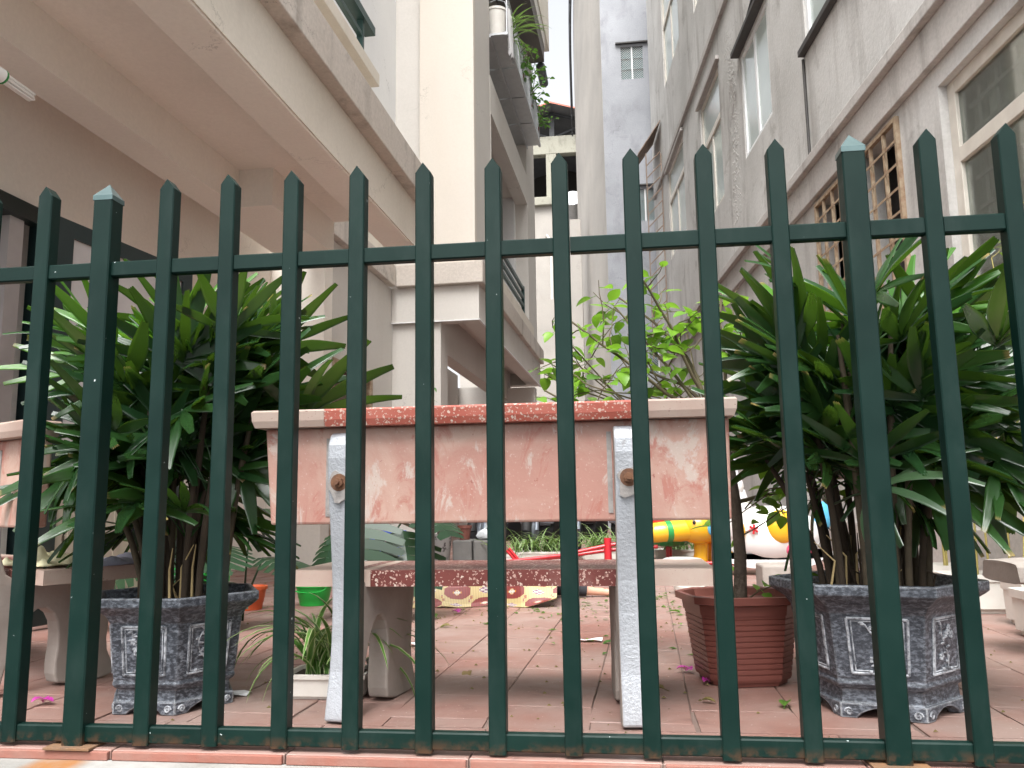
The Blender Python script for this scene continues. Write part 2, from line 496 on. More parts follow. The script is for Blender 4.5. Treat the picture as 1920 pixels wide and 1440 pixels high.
    plain('toy_white', (.80, .80, .79), .3, (.75, .75, .74), 5, bump=.03, coat=.3)
    plain('toy_pink', (.72, .10, .22), .3, (.68, .09, .2), 5, bump=.03, coat=.3)
    plain('rubber', (.015, .015, .016), .6, (.02, .02, .02), 20, bump=.2)
    plain('bike_black', (.015, .016, .018), .25, (.02, .02, .022), 5, bump=.03, coat=.4)
    plain('bike_silver', (.42, .46, .52), .25, (.36, .4, .46), 5, metal=.4, bump=.03)
    plain('bike_white', (.70, .71, .73), .25, (.66, .67, .69), 5, bump=.03, coat=.3)
    for n, c in (('mat_cream', (.40, .31, .145)), ('mat_red', (.16, .022, .018)), ('mat_yellow', (.40, .17, .015)), ('mat_white', (.42, .40, .35)), ('mat_purple', (.16, .06, .12))):
        m, t, b = nm(n); g = N(t)
        v = g.coords((1, 1, 1), False)
        wv = g.n('TexWave', i_Scale=38.0, bands_direction='X'); g.l(v, wv.inputs['Vector'])
        k = g.ramp(wv.outputs['Fac'], 0, .35, .55, 1)
        x = g.n('Mix', data_type='RGBA', blend_type='MULTIPLY', i_0=1.0)
        x.inputs[6].default_value = (*c, 1); g.l(k, x.inputs[7])
        g.l(x.outputs[2], b.inputs['Base Color']); b.inputs['Roughness'].default_value = .55
    plain('skin', (.58, .33, .22), .5, (.52, .26, .18), 25, bump=.15, bscale=90)
    plain('dark_fabric', (.014, .014, .018), .9, (.03, .03, .035), 30, bump=.4)
    # plants
    leafmat('palm_leaf', (.010, .036, .012), (.028, .082, .020), .25, .18, tip=(.34, .24, .10))
    leafmat('palm_new', (.035, .125, .016), (.075, .21, .022), .30, .38, tip=(.22, .16, .05))
    leafmat('palm_old', (.022, .050, .026), (.055, .10, .045), .28, .12, tip=(.42, .32, .16))
    leafmat('bush_leaf', (.12, .27, .025), (.22, .42, .04), .38, .42)
    leafmat('bush_dark', (.05, .13, .02), (.09, .20, .03), .38, .3)
    leafmat('spider_leaf', (.07, .17, .03), (.10, .23, .045), .35, .25, stripe=.85)
    leafmat('monstera_leaf', (.008, .030, .013), (.014, .045, .018), .42, .10)
    leafmat('bamboo_leaf', (.12, .19, .035), (.20, .27, .06), .45, .35)
    leafmat('herb_leaf', (.06, .17, .04), (.09, .24, .05), .45, .3)
    leafmat('dry_leaf', (.22, .15, .06), (.12, .10, .03), .7, .2)
    leafmat('petal', (.52, .02, .36), (.60, .05, .42), .5, .35)
    plain('cane', (.04, .03, .018), .8, (.075, .055, .03), 30, bump=.6)
    plain('cane_fibre', (.045, .03, .018), .95, (.035, .025, .016), 30, bump=.8)
    plain('bark', (.10, .075, .055), .9, (.055, .04, .03), 22, bump=.9, bscale=50, bdist=.01)
    plain('twig', (.08, .055, .035), .85, (.10, .09, .04), 22, bump=.4)
    plain('bamboo_cane', (.46, .36, .12), .5, (.30, .28, .08), 12, bump=.1)
    plain('straw', (.40, .30, .15), .8, (.3, .22, .1), 12, bump=.1)
make_materials()

# ------------------------------------------------------------------ ground, courtyard floor, kerb wall
m = MB()
m.add([(-300, -300, -.62), (300, -300, -.62), (300, 300, -.62), (-300, 300, -.62)], [(0, 1, 2, 3)])
tag(m.build('street', 'asphalt'), 'grey asphalt street below the raised courtyard', kind='structure')

floor = thing('courtyard_floor', 'raised courtyard floor of dusty terracotta tiles', None)
floor['kind'] = 'structure'
m = MB(); m.box(-6, 6, 1.80, 34, -.62, -.005)
m.build('bed', 'grout', floor)
TF = frame(1.85)
def tile_mesh(name, w, d, h=.02, ch=.0016):
    mb = MB()
    r = [[(sx * (w / 2 - c), sy * (d / 2 - c), z) for sx, sy in ((-1, -1), (1, -1), (1, 1), (-1, 1))] for c, z in ((0, -h), (0, -ch), (ch, 0))]
    mb.loft(r, (False, True))
    me = mb.mesh(name)
    me.materials.append(MATS['terracotta'])
    return me
def project(p):
    d = Vector(p) - CAM
    z = d.dot(Fw)
    return (960 + 1549.1 * d.dot(Rt) / z, 720 - 1549.1 * d.dot(Up) / z, z) if z > .1 else (-999, -999, z)
tm = tile_mesh('tile', .2465, .2465)
bm_ = tile_mesh('tile', .396, .238)
for k in range(-6, 6):
    inst(bm_, 'tile', floor, (-.13 + .4 * k, 1.912, ru(-.0008, .0008)), (ru(-.002, .002), ru(-.002, .002), 0))
spots = []
for j in range(-13, 14):
    off = (0.05 if j % 2 else .19)
    for i in range(0, 60):
        a, b = -.411 + .25 * (j + .5), 1.80 + off + .25 * (i + .5)
        p = TF(a, b, 0)
        if p[1] - .13 < 2.034 + abs(0) or abs(p[0]) > 3.6: continue
        spots.append((p, b))
vis = sorted(spots, key=lambda s: (not (-60 < project(s[0])[0] < 1980), s[0][1]))
for p, b in vis[:286]:
    inst(tm, 'tile', floor, (p[0], p[1], ru(-.0012, .0008)), (ru(-.003, .003), ru(-.003, .003), rad(-1.85)))
rest = MB()
for p, b in vis[286:]:
    w = .122
    rest.box(p[0] - w, p[0] + w, p[1] - w, p[1] + w, -.02, ru(-.001, .001))
# narrow cut tiles filling the strip behind the border row
for j in range(-13, 14):
    off = (0.05 if j % 2 else .19)
    i = 0
    while True:
        p = TF(-.411 + .25 * (j + .5), 1.80 + off + .25 * (i + .5), 0)
        if p[1] - .13 >= 2.034: break
        i += 1
    y1 = p[1] - .13
    if y1 - 2.034 > .02: rest.box(p[0] - .121, p[0] + .121, 2.034, y1 + .003, -.02, -.0005)
tag(rest.build('tile_field', 'terracotta', floor), kind='stuff')

kerb = thing('kerb_wall', 'low whitewashed concrete kerb wall with an orange rust stain under the fence', 'wall', (0, 1.7, -.62))
m = MB(); m.box(-6, 6, 1.60, 1.7995, -.62, -.0205)
m.build('wall_body', 'curb_concrete', kerb, bevel=.008)
tk = MB()
tk.box(-.197, .197, -.012, .0, -.018, -.0005)
src = None
for k in range(-6, 6):
    mb = MB(); x = -.13 + .4 * k
    if src is None:
        mb.box(x - .195, x + .195, 1.783, 1.7945, -.0195, -.001)
        src = mb.build('edge_tile', 'clean_tile', kerb, bevel=.002)
        x_src = x
    else:
        inst(src, 'edge_tile', kerb, (x - x_src, ru(-.001, .001), ru(-.001, .0005)))

# ------------------------------------------------------------------ fence
FY = 1.817
fence = thing('picket_fence', 'dark green steel picket fence with pointed pickets on the kerb', 'fence', (0, FY, 0))
def picket_mesh():
    w, d, H = .0185, .0185, 1.297
    mb = MB()
    c = .0025
    def ring(z, e=0):
        a, b = w - e, d - e
        return [(-a + c, -b, z), (a - c, -b, z), (a, -b + c, z), (a, b - c, z), (a - c, b, z), (-a + c, b, z), (-a, b - c, z), (-a, -b + c, z)]
    mb.loft([ring(.008), ring(H)], (True, False))
    # gabled tip: ridge runs front to back
    top = [(0, -d, H + .024), (0, d, H + .024)]
    r = ring(H)
    vs = r + top
    mb.add(vs, [(0, 1, 8), (1, 2, 8), (2, 3, 9, 8), (3, 4, 9), (4, 5, 9), (5, 6, 9), (6, 7, 8, 9), (7, 0, 8)])
    me = mb.mesh('picket'); me.materials.append(MATS['fence_paint'])
    return me
pk = picket_mesh()
def post_mesh():
    w, H = .0245, 1.288
    mb = MB(); c = .003
    r = lambda z: [(-w + c, -w, z), (w - c, -w, z), (w, -w + c, z), (w, w - c, z), (w - c, w, z), (-w + c, w, z), (-w, w - c, z), (-w, -w + c, z)]
    mb.loft([r(.006), r(H)], (True, False))
    return mb
px = lambda i: -1.39 + .16 * (i - 1)
for i in range(-1, 18):
    if i in (2, 13): continue
    inst(pk, 'picket', fence, (px(i) + ru(-.0015, .0015), 0, ru(-.003, .002)), (0, ru(-.0025, .0025), 0))
for i in (2, 13):
    mb = post_mesh(); mb.v = [(x + px(i), y + FY, z) for x, y, z in mb.v]
    p = mb.build('post', 'fence_paint', fence)
    c = MB(); w = .0255; z = 1.288
    c.add([(px(i) - w, FY - w, z), (px(i) + w, FY - w, z), (px(i) + w, FY + w, z), (px(i) - w, FY + w, z), (px(i), FY, z + .036),
           (px(i) - w, FY - w, z - .012), (px(i) + w, FY - w, z - .012), (px(i) + w, FY + w, z - .012), (px(i) - w, FY + w, z - .012)],
          [(0, 1, 4), (1, 2, 4), (2, 3, 4), (3, 0, 4), (5, 6, 1, 0), (6, 7, 2, 1), (7, 8, 3, 2), (8, 5, 0, 3)])
    c.build('cap', 'post_cap', p)
    b = MB(); b.box(px(i) - .055, px(i) + .055, FY - .042, FY + .05, .0005, .006)
    b.build('base_plate', 'rust_plate', p, bevel=.001)
def rail_piece(z0, z1, i0, i1):
    mb = MB(); y0, y1 = FY - .0125, FY + .0125
    c = .003
    prof = [(y0, z0 + c), (y0 + c, z0), (y1 - c, z0), (y1, z0 + c), (y1, z1 - c), (y1 - c, z1), (y0 + c, z1), (y0, z1 - c)]
    hw0 = .0235 if i0 in (2, 13) else .0175
    hw1 = .0235 if i1 in (2, 13) else .0175
    mb.prism(prof, 0, px(i0) + hw0, px(i1) - hw1)
    return mb
for z0, z1, nm_ in ((1.085, 1.122, 'top_rail'), (.0105, .047, 'bottom_rail')):
    for i in range(-1, 17):
        rail_piece(z0, z1, i, i + 1).build(nm_, 'fence_paint', fence)

# ------------------------------------------------------------------ cream apartment building (left)
O = TL(-3.0, 6, 0)
apt = thing('apartment_building', 'cream apartment building with open porch, green balcony rails and tall stair tower', 'building', O)
def LB(name, mat, boxes, parent=apt, bevel=0, smooth=None):
    mb = MB(TL)
    for b in boxes: mb.box(*b)
    return mb.build(name, mat, parent, bevel=bevel, smooth=smooth)
LB('porch_slab', 'porch_render', [(-3.9, -2.101, 2.2, 6.62, 2.985, 3.098)])
LB('porch_beam', 'porch_render', [(-2.115, -1.872, 2.2, 6.62, 2.70, 3.099)], bevel=.006)
# fascia skin, lighter outer paint
LB('fascia', 'cream_render', [(-1.8718, -1.862, 2.2, 6.63, 2.712, 3.0985)])
LB('inner_beam', 'porch_render', [(-3.1, -2.865, 2.2, 5.41, 2.70, 2.986)])
LB('inner_beam', 'porch_render', [(-3.1, -2.60, 5.411, 6.619, 2.70, 2.9865)])
# porch back wall with a door opening
mb = MB(TL)
holewall(mb, 2.2, 7.3, 0, 2.99, [(2.5, 4.36, 0.001, 2.30)], lambda u, z, d: (-3.50 - d, u, z), .22)
mb.box(-3.72, -2.951, 7.30, 7.5, 0, 3.1)
mb.build('porch_wall', 'porch_render', apt)
LB('door_lintel', 'door_green', [(-3.56, -3.478, 2.45, 4.36, 2.20, 2.298)])
LB('door_jamb', 'door_panel', [(-3.60, -3.52, 4.02, 4.13, 0, 2.199)])
LB('door_jamb', 'door_green', [(-3.56, -3.478, 4.22, 4.36, 0, 2.199)])
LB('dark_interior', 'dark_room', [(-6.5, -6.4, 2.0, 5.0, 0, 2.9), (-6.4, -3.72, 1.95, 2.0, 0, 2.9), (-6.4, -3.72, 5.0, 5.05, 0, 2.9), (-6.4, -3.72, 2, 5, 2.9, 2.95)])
# open door leaf with pale panel and green frame
leaf = bpy.data.objects.new('door_leaf', None); COL.objects.link(leaf); leaf.parent = apt
lo = Vector(TL(-3.44, 4.18, 0)); leaf.location = lo - apt.location
def leaf_box(name, mat, u0, u1, z0, z1, d0, d1, bevel=.002):
    a = rad(6 + 1.75); e = Vector((math.sin(a), math.cos(a), 0)); n = Vector((math.cos(a), -math.sin(a), 0))
    base = Vector(TL(-2.70, 3.36, 0))
    mb = MB(lambda u, d, z: tuple(base + e * u + n * d + Vector((0, 0, z))))
    mb.box(u0, u1, d0, d1, z0, z1)
    o = MB(); o.v, o.f, o.m = mb.v, mb.f, mb.m
    me = o.mesh(name, lo)
    me.materials.append(MATS[mat])
    ob = bpy.data.objects.new(name, me); COL.objects.link(ob); ob.parent = leaf
leaf_box('stile', 'door_green', 0, .10, .02, 1.90, -.02, .02)
leaf_box('stile', 'door_green', .92, 1.0, .02, 1.90, -.02, .02)
leaf_box('top_rail', 'door_green', .10, .92, 1.82, 1.90, -.02, .02)
leaf_box('bottom_rail', 'door_green', .10, .92, .02, .12, -.02, .02)
leaf_box('mid_rail', 'door_green', .10, .92, .62, .68, -.02, .02)
leaf_box('panel', 'door_panel', .10, .92, .68, 1.82, -.006, .006)
leaf_box('panel', 'door_cream', .10, .92, .12, .62, -.006, .006)
for k in range(5): leaf_box('panel_batten', 'door_cream', .18 + .15 * k, .215 + .15 * k, .12, .62, .0061, .013)
# ledge round the porch roof, the recessed bay and the far block
LB('ledge', 'ledge_render', [(-2.95, -1.765, 2.2, 6.70, 3.10, 3.385)], bevel=.008)
LB('ledge', 'ledge_render', [(-3.2, -2.87, 6.701, 9.32, 3.13, 3.384)], bevel=.008)
LB('ledge', 'ledge_render', [(-2.869, -1.805, 9.321, 15.33, 3.13, 3.395)], bevel=.01)
LB('bay_wall', 'grey_render', [(-3.2, -2.95, 7.501, 8.70, 1.96, 3.129), (-3.2, -2.95, 8.701, 9.45, 0, 3.129), (-3.2, -2.9505, 7.501, 7.52, 0, 1.96)])
dr = LB('door', 'wood_brown', [(-3.10, -3.06, 7.56, 8.64, 0, 1.92)])
LB('door_frame', 'grille_cream', [(-3.05, -2.935, 7.52, 7.56, 0, 1.96), (-3.05, -2.935, 8.64, 8.70, 0, 1.96), (-3.05, -2.934, 7.52, 8.70, 1.921, 1.9605)])
# far block: front face, soffit frame, sunken ceiling
LB('block_front', 'grey_render', [(-2.949, -1.87, 9.40, 9.62, 2.705, 3.1295)], bevel=.004)
LB('block_side', 'grey_render', [(-2.1, -1.8705, 9.621, 15.27, 2.705, 3.1295)])
LB('block_end', 'grey_render', [(-2.95, -2.101, 15.05, 15.27, 2.705, 3.129)])
LB('block_slab', 'grey_render', [(-3.0, -2.101, 9.621, 15.05, 2.93, 3.12)])
LB('drip_strip', 'white_render', [(-2.949, -1.86, 9.392, 9.42, 2.692, 2.7045), (-1.885, -1.86, 9.4205, 15.27, 2.692, 2.7045)])
LB('under_beam', 'grey_render', [(-2.60, -2.40, 9.80, 15.0, 2.40, 2.9295)])
LB('under_pillar', 'grey_render', [(-2.949, -2.35, 9.45, 9.80, 0, 2.70)])
LB('under_wall', 'grey_render', [(-3.6, -2.5, 15.05, 15.25, 0, 2.70), (-3.6, -3.4, 9.8, 15.0, 0, 2.93)])
LB('under_stair', 'grey_render', [(-2.399, -1.9, 14.6, 14.9, 2.2, 2.6)])
# upper storey: recessed white wall, grey return, cream tower
mb = MB(TL); mb.box(-3.25, -2.96, 6.701, 9.54, 3.385, 4.62); mb.box(-3.25, -2.96, 2.2, 6.70, 3.386, 3.9)
mb.build('upper_wall', 'cream_render', apt)
LB('upper_wall', 'white_render', [(-3.25, -2.955, 2.2, 9.54, 4.621, 15.0)])
LB('return_wall', 'grey_render', [(-3.25, -2.601, 9.541, 10.5, 3.396, 15.0)])
LB('tower', 'cream_tower', [(-2.61, -1.915, 9.42, 9.54, 3.3955, 15.0)], bevel=.01)
LB('tower_side', 'grey_render', [(-2.60, -1.92, 9.5405, 10.55, 3.3955, 15.0)])
# near balcony
LB('balcony_slab', 'cream_render', [(-2.955, -1.95, 2.2, 5.87, 3.79, 3.895)], bevel=.006)
LB('balcony_upstand', 'cream_render', [(-2.9, -2.06, 2.2, 5.80, 3.386, 3.7895)])
rl = bpy.data.objects.new('balcony_railing', None); COL.objects.link(rl); rl.parent = apt; rl.location = Vector(TL(-2.1, 4, 3.9)) - apt.location
for nm_, bx in (('handrail', (-2.14, -2.05, 2.2, 6.05, 4.34, 4.41)), ('mid_bar', (-2.115, -2.075, 2.2, 5.80, 4.20, 4.235)), ('mid_bar', (-2.115, -2.075, 2.2, 5.80, 4.05, 4.085)),
                ('end_post', (-2.12, -2.07, 5.8005, 5.84, 3.896, 4.339)), ('end_post', (-2.12, -2.07, 3.9, 3.94, 3.896, 4.339))):
    LB(nm_, 'rail_green', [bx], rl)
# alley side: recessed balconies beyond the tower
mb = MB(TL)
holewall(mb, 10.551, 15.25, 3.396, 6.42, [(10.60, 14.18, 3.55, 5.88)], lambda u, z, d: (-1.915 - d, u, z), .22)
mb.build('side_wall', 'grey_render', apt)
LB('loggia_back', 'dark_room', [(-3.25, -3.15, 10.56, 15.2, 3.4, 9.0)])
LB('loggia_end', 'white_render', [(-3.1, -2.136, 14.0, 14.179, 3.4, 5.95)])
LB('loggia_ceiling', 'grey_render', [(-3.14, -2.136, 10.56, 15.2, 5.95, 6.05)])
LB('parapet', 'grey_render', [(-2.3, -2.13, 10.551, 15.2, 6.421, 7.02)])
LB('end_pier', 'grey_render', [(-2.3, -1.92, 14.181, 15.24, 6.4205, 15)])
LB('upper_loggia_back', 'room_wall', [(-3.0, -2.9, 10.56, 14.18, 7.03, 9.3)])
LB('overhang', 'grey_render', [(-3.1, -1.62, 10.56, 15.0, 9.32, 9.62)])
LB('overhang_wall', 'cream_render', [(-2.6, -1.60, 10.56, 15.6, 9.621, 13.5)])
LB('awning_soffit', 'room_wall', [(-2.2, -1.63, 10.4, 14.9, 9.0, 9.319)])
mb = MB(TL); mb.tube([(-1.7, 14.85, 8.9), (-1.7, 15.4, 8.82)], .09, 10); mb.build('drain_pipe', 'steel_dark', apt, 50)
# lower loggia rails
r2 = bpy.data.objects.new('balcony_railing', None); COL.objects.link(r2); r2.parent = apt; r2.location = Vector(TL(-1.9, 12, 3.4)) - apt.location
LB('kerb', 'cream_render', [(-1.95, -1.85, 10.56, 14.3, 3.396, 3.62)], r2)
for z in (3.74, 3.88, 4.03): LB('bar', 'rail_green', [(-1.905, -1.865, 10.56, 13.2, z, z + .05)], r2)
LB('end_post', 'rail_green', [(-1.91, -1.86, 13.201, 13.26, 3.621, 4.1)], r2)
# steel plant cage on the upper loggia
cg = bpy.data.objects.new('balcony_cage', None); COL.objects.link(cg); cg.parent = apt; cg.location = Vector(TL(-1.8, 12, 7)) - apt.location
for k in range(4):
    b0 = 10.58 + k * .93
    LB('cage_floor', 'galvanised', [(-2.12, -1.70, b0, b0 + .89, 7.02, 7.05)], cg)
LB('edge_bar', 'galvanised', [(-1.70, -1.66, 10.56, 14.3, 7.0, 7.05)], cg)
LB('edge_bar', 'galvanised', [(-1.93, -1.90, 10.56, 14.3, 6.985, 7.0195)], cg)
LB('top_bar', 'galvanised', [(-1.69, -1.665, 10.56, 14.3, 7.62, 7.645)], cg)
for k in range(30): LB('upright', 'galvanised', [(-1.685, -1.67, 10.6 + k * .125, 10.615 + k * .125, 7.0505, 7.6195)], cg)

# CFL lamp on its arm
lamp = thing('lamp_bulb', 'white compact fluorescent bulb on an arm under the porch', 'lamp', TL(-2.62, 2.75, 2.34))
mb = MB(TL); mb.tube([(-2.82, 2.60, 2.70), (-2.75, 2.63, 2.45), (-2.62, 2.70, 2.345)], .012, 8); mb.build('arm', 'galvanised', lamp, 40)
mb = MB(TL); mb.tube([(-2.62, 2.70, 2.345), (-2.605, 2.80, 2.335), (-2.60, 2.865, 2.33)], [.026, .03, .032], 14); mb.build('base', 'bulb_white', lamp, 40)
mb = MB(TL); mb.tube([(-2.60, 2.866, 2.33), (-2.60, 2.872, 2.33)], [.0325, .0325], 14); mb.build('collar', 'toy_green', lamp, 40)
for k in range(4):
    a = k * math.pi / 2 + .4; o1 = (.018 * math.cos(a), .018 * math.sin(a)); o2 = (.018 * math.cos(a + .8), .018 * math.sin(a + .8))
    mb = MB(TL)
    mb.tube([(-2.60 + o1[0], 2.87, 2.33 + o1[1]), (-2.60 + o1[0], 3.03, 2.325 + o1[1]), (-2.60 + (o1[0] + o2[0]) / 2, 3.043, 2.325 + (o1[1] + o2[1]) / 2),
             (-2.60 + o2[0], 3.03, 2.325 + o2[1]), (-2.60 + o2[0], 2.87, 2.33 + o2[1])], .0062, 8)
    mb.build('tube', 'bulb_white', lamp, 60)

# ------------------------------------------------------------------ grey rendered building (right)
RA = 2.4
O = TR(RA + 1, 8, 0)
gb = thing('rendered_building', 'stained grey rendered building with cream windows and moulded bands', 'building', O)
def RB(name, mat, boxes, parent=gb, bevel=0):
    mb = MB(TR)
    for b in boxes: mb.box(*b)
    return mb.build(name, mat, parent, bevel=bevel)
WIN = dict(big=(2.9, 4.76, 1.45, 2.97), bar1=(6.36, 6.98, 1.75, 3.05), bar2=(5.30, 5.98, 1.75, 3.05),
           w2=(10.4, 11.7, 4.46, 6.30), w3=(8.1, 9.24, 4.45, 5.72), w4=(5.5, 6.98, 4.53, 6.0), w1=(13.2, 14.9, 4.95, 6.62),
           u1=(13.1, 14.85, 8.3, 10.2), u2=(10.6, 11.8, 7.9, 9.9))
mb = MB(TR)
holewall(mb, 1.9, 16.6, 0, 14, list(WIN.values()), lambda u, z, d: (RA + d, u, z), .16)
mb.build('wall', 'stained_render', gb)
RB('end_wall', 'stained_render', [(RA + .0005, 8, 16.601, 16.8, 0, 14)])
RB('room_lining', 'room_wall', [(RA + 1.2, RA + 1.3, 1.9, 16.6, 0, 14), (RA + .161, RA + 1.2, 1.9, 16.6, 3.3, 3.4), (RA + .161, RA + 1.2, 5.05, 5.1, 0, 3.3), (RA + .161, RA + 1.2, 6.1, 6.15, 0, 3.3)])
RB('floor_band', 'band_render', [(RA - .05, RA - .0005, 1.9, 16.59, 3.10, 3.36)], bevel=.006)
RB('band_lip', 'band_render', [(RA - .10, RA - .0005, 1.9, 16.59, 3.3605, 3.45)], bevel=.008)
RB('floor_band', 'band_render', [(RA - .05, RA - .0005, 1.9, 16.59, 6.74, 6.84)], bevel=.006)
RB('plinth', 'band_render', [(RA - .03, RA - .0005, 1.9, 16.59, 0, .35)], bevel=.006)
def window(b0, b1, z0, z1, mat, sash, transom=None, glass='glass', curtain=False, depth=.05, w=.06):
    wd = bpy.data.objects.new('window', None); COL.objects.link(wd); wd.parent = gb
    wd.location = Vector(TR(RA, (b0 + b1) / 2, z0)) - gb.location
    a0, a1 = RA + depth, RA + depth + .05
    fr = MB(TR)
    fr.box(a0, a1, b0, b0 + w, z0, z1); fr.box(a0, a1, b1 - w, b1, z0, z1)
    fr.box(a0, a1, b0 + w, b1 - w, z0, z0 + w); fr.box(a0, a1, b0 + w, b1 - w, z1 - w, z1)
    fr.build('frame', mat, wd, bevel=.004)
    if transom:
        t = MB(TR); t.box(a0 - .004, a1, b0 + w + .001, b1 - w - .001, transom - .045, transom + .045); t.build('transom', mat, wd, bevel=.004)
    zt = transom - .045 if transom else z1 - w
    us = [b0 + w + (b1 - b0 - 2 * w) * k / sash for k in range(sash + 1)]
    for k in range(1, sash):
        s_ = MB(TR); s_.box(a0 + .006, a1 - .004, us[k] - .035, us[k] + .035, z0 + w + .001, zt - .001); s_.build('mullion', mat, wd, bevel=.004)
    for k in range(sash):
        p = MB(TR); p.box(a0 + .022, a0 + .027, us[k] + .002, us[k + 1] - .002, z0 + w, zt); p.build('pane', glass, wd)
    if transom:
        p = MB(TR); p.box(a0 + .022, a0 + .027, b0 + w, b1 - w, transom + .045, z1 - w); p.build('pane', glass, wd)
    if curtain:
        c = MB(TR); n = 90; g_ = []
        for i in range(n + 1):
            b = b0 + (b1 - b0) * i / n
            g_.append([(a1 + .085 + .022 * math.sin(i * 1.1) + .01 * math.sin(i * 2.7), b, z) for z in (z0 - .1, z1 + .05)])
        for i in range(n): c.add([g_[i][0], g_[i + 1][0], g_[i + 1][1], g_[i][1]], [(0, 1, 2, 3)])
        c.build('curtain', 'curtain', wd, 80)
    return wd
wb = window(*WIN['big'], 'window_cream', 2, 2.50, curtain=True, w=.085)
gr_a = RA + .125
for z in (1.62, 1.80, 1.98, 2.16, 2.34, 2.62, 2.78):
    q = MB(TR); q.box(gr_a, gr_a + .014, 2.98, 4.68, z, z + .022); q.build('grille_bar', 'grille_white', wb)
for k in range(9):
    q = MB(TR); q.box(gr_a + .0145, gr_a + .024, 3.05 + .19 * k, 3.08 + .19 * k, 1.53, 2.9); q.build('grille_bar', 'grille_white', wb)
q = MB(TR); q.box(RA + .20, RA + .23, 3.5, 3.95, 1.6, 2.05); q.build('hanging_cloth', 'red_cloth', wb)
for key in ('bar1', 'bar2'):
    b0, b1, z0, z1 = WIN[key]
    wd = bpy.data.objects.new('barred_window', None); COL.objects.link(wd); wd.parent = gb
    wd.location = Vector(TR(RA, (b0 + b1) / 2, z0)) - gb.location
    q = MB(TR); a0 = RA - .03
    q.box(a0, a0 + .03, b0, b0 + .03, z0, z1); q.box(a0, a0 + .03, b1 - .03, b1, z0, z1); q.box(a0, a0 + .03, b0 + .03, b1 - .03, z1 - .03, z1); q.box(a0, a0 + .03, b0 + .03, b1 - .03, z0, z0 + .03)
    q.build('frame', 'grille_cream', wd)
    for k in range(1, 3):
        q = MB(TR); u = b0 + (b1 - b0) * k / 3; q.box(a0 + .004, a0 + .026, u - .012, u + .012, z0 + .03, z1 - .03); q.build('grille_upright', 'grille_cream', wd)
    for k in range(1, 8):
        q = MB(TR); z = z0 + (z1 - z0) * k / 8; q.box(a0 + .001, a0 + .0035, b0 + .03, b1 - .03, z - .009, z + .009); q.build('grille_bar', 'grille_cream', wd)
    q = MB(TR); q.box(RA + .10, RA + .13, b0, b0 + .18, z0, z1 - .2); q.build('shutter', 'window_cream', wd)
window(*WIN['w2'], 'window_cream', 2, 5.62, glass='frosted_glass', depth=.02)
w3 = window(*WIN['w3'], 'window_white', 2, None, glass='frosted_glass', depth=.01, w=.05)
window(*WIN['w4'], 'window_white', 2, None, glass='frosted_glass', depth=.02)
window(*WIN['w1'], 'window_cream', 2, 6.05, glass='frosted_glass', depth=.02)
window(*WIN['u1'], 'window_cream', 2, 9.5, glass='frosted_glass', depth=.02)
window(*WIN['u2'], 'window_cream', 2, 9.2, glass='frosted_glass', depth=.02)
RB('window_hood', 'hood_dark', [(RA - .10, RA - .0006, 7.98, 9.30, 5.74, 5.80)], bevel=.006)
RB('window_sill', 'hood_dark', [(RA - .06, RA - .0006, 5.42, 7.04, 4.46, 4.52)], bevel=.006)
RB('window_hood', 'band_render', [(RA - .05, RA - .0006, 10.3, 11.8, 6.31, 6.37)], bevel=.006)
RB('window_hood', 'band_render', [(RA - .05, RA - .0006, 13.1, 15.0, 6.63, 6.69)], bevel=.006)
# pipes and cables
for u, z0, z1, r in ((7.04, 3.46, 4.44, .014),):
    q = MB(TR); q.tube([(RA - .012, u, z0), (RA - .012, u, z1)], r, 8); q.build('cable', 'hood_dark', gb, 60)
q = MB(TR); q.tube([(RA - .03, 8.12, 6.3), (RA - .12, 8.2, 6.05), (RA - .05, 8.4, 5.92), (RA - .02, 9.0, 5.86)], .02, 8); q.build('cable', 'hood_dark', gb, 60)
# patched rough plaster between the two windows
q = MB(TR)
for k in range(700):
    t = rnd(); z = 3.9 + 2.5 * t; u = 9.75 + .10 * math.sin(z * 2.1) + random.gauss(0, .11)
    s_ = ru(.004, .02)
    q.ell((RA, u, z), (s_ * .28, s_, s_ * ru(.6, 1.3)), 6, 4)
tag(q.build('rough_patch', 'stained_render', gb), kind='stuff')
# rusty tin canopy and lattice at the far end
q = MB(TR)
q.add([(RA - .45, 15.6, 7.35), (RA - .02, 15.4, 7.95), (RA - .02, 16.5, 7.95), (RA - .45, 16.5, 7.35), (RA - .45, 15.6, 7.32), (RA - .02, 15.4, 7.92), (RA - .02, 16.5, 7.92), (RA - .45, 16.5, 7.32)],
      [(0, 1, 2, 3), (7, 6, 5, 4), (0, 4, 5, 1), (3, 2, 6, 7), (0, 3, 7, 4)])
q.build('tin_canopy', 'rusty_tin', gb)
lt = bpy.data.objects.new('lattice', None); COL.objects.link(lt); lt.parent = gb; lt.location = Vector(TR(RA - .2, 15.7, 3.5)) - gb.location
q = MB(TR); q.box(RA - .32, RA - .30, 15.5, 15.53, 3.2, 7.3); q.box(RA - .03, RA - .01, 15.5, 15.53, 3.2, 7.3); q.build('lattice_frame', 'rusty_tin', lt)
for k in range(16):
    q = MB(TR); z = 3.3 + k * .25; q.tube([(RA - .30, 15.515, z), (RA - .03, 15.515, z + .28)], .012, 5); q.build('lattice_bar', 'rusty_tin', lt)

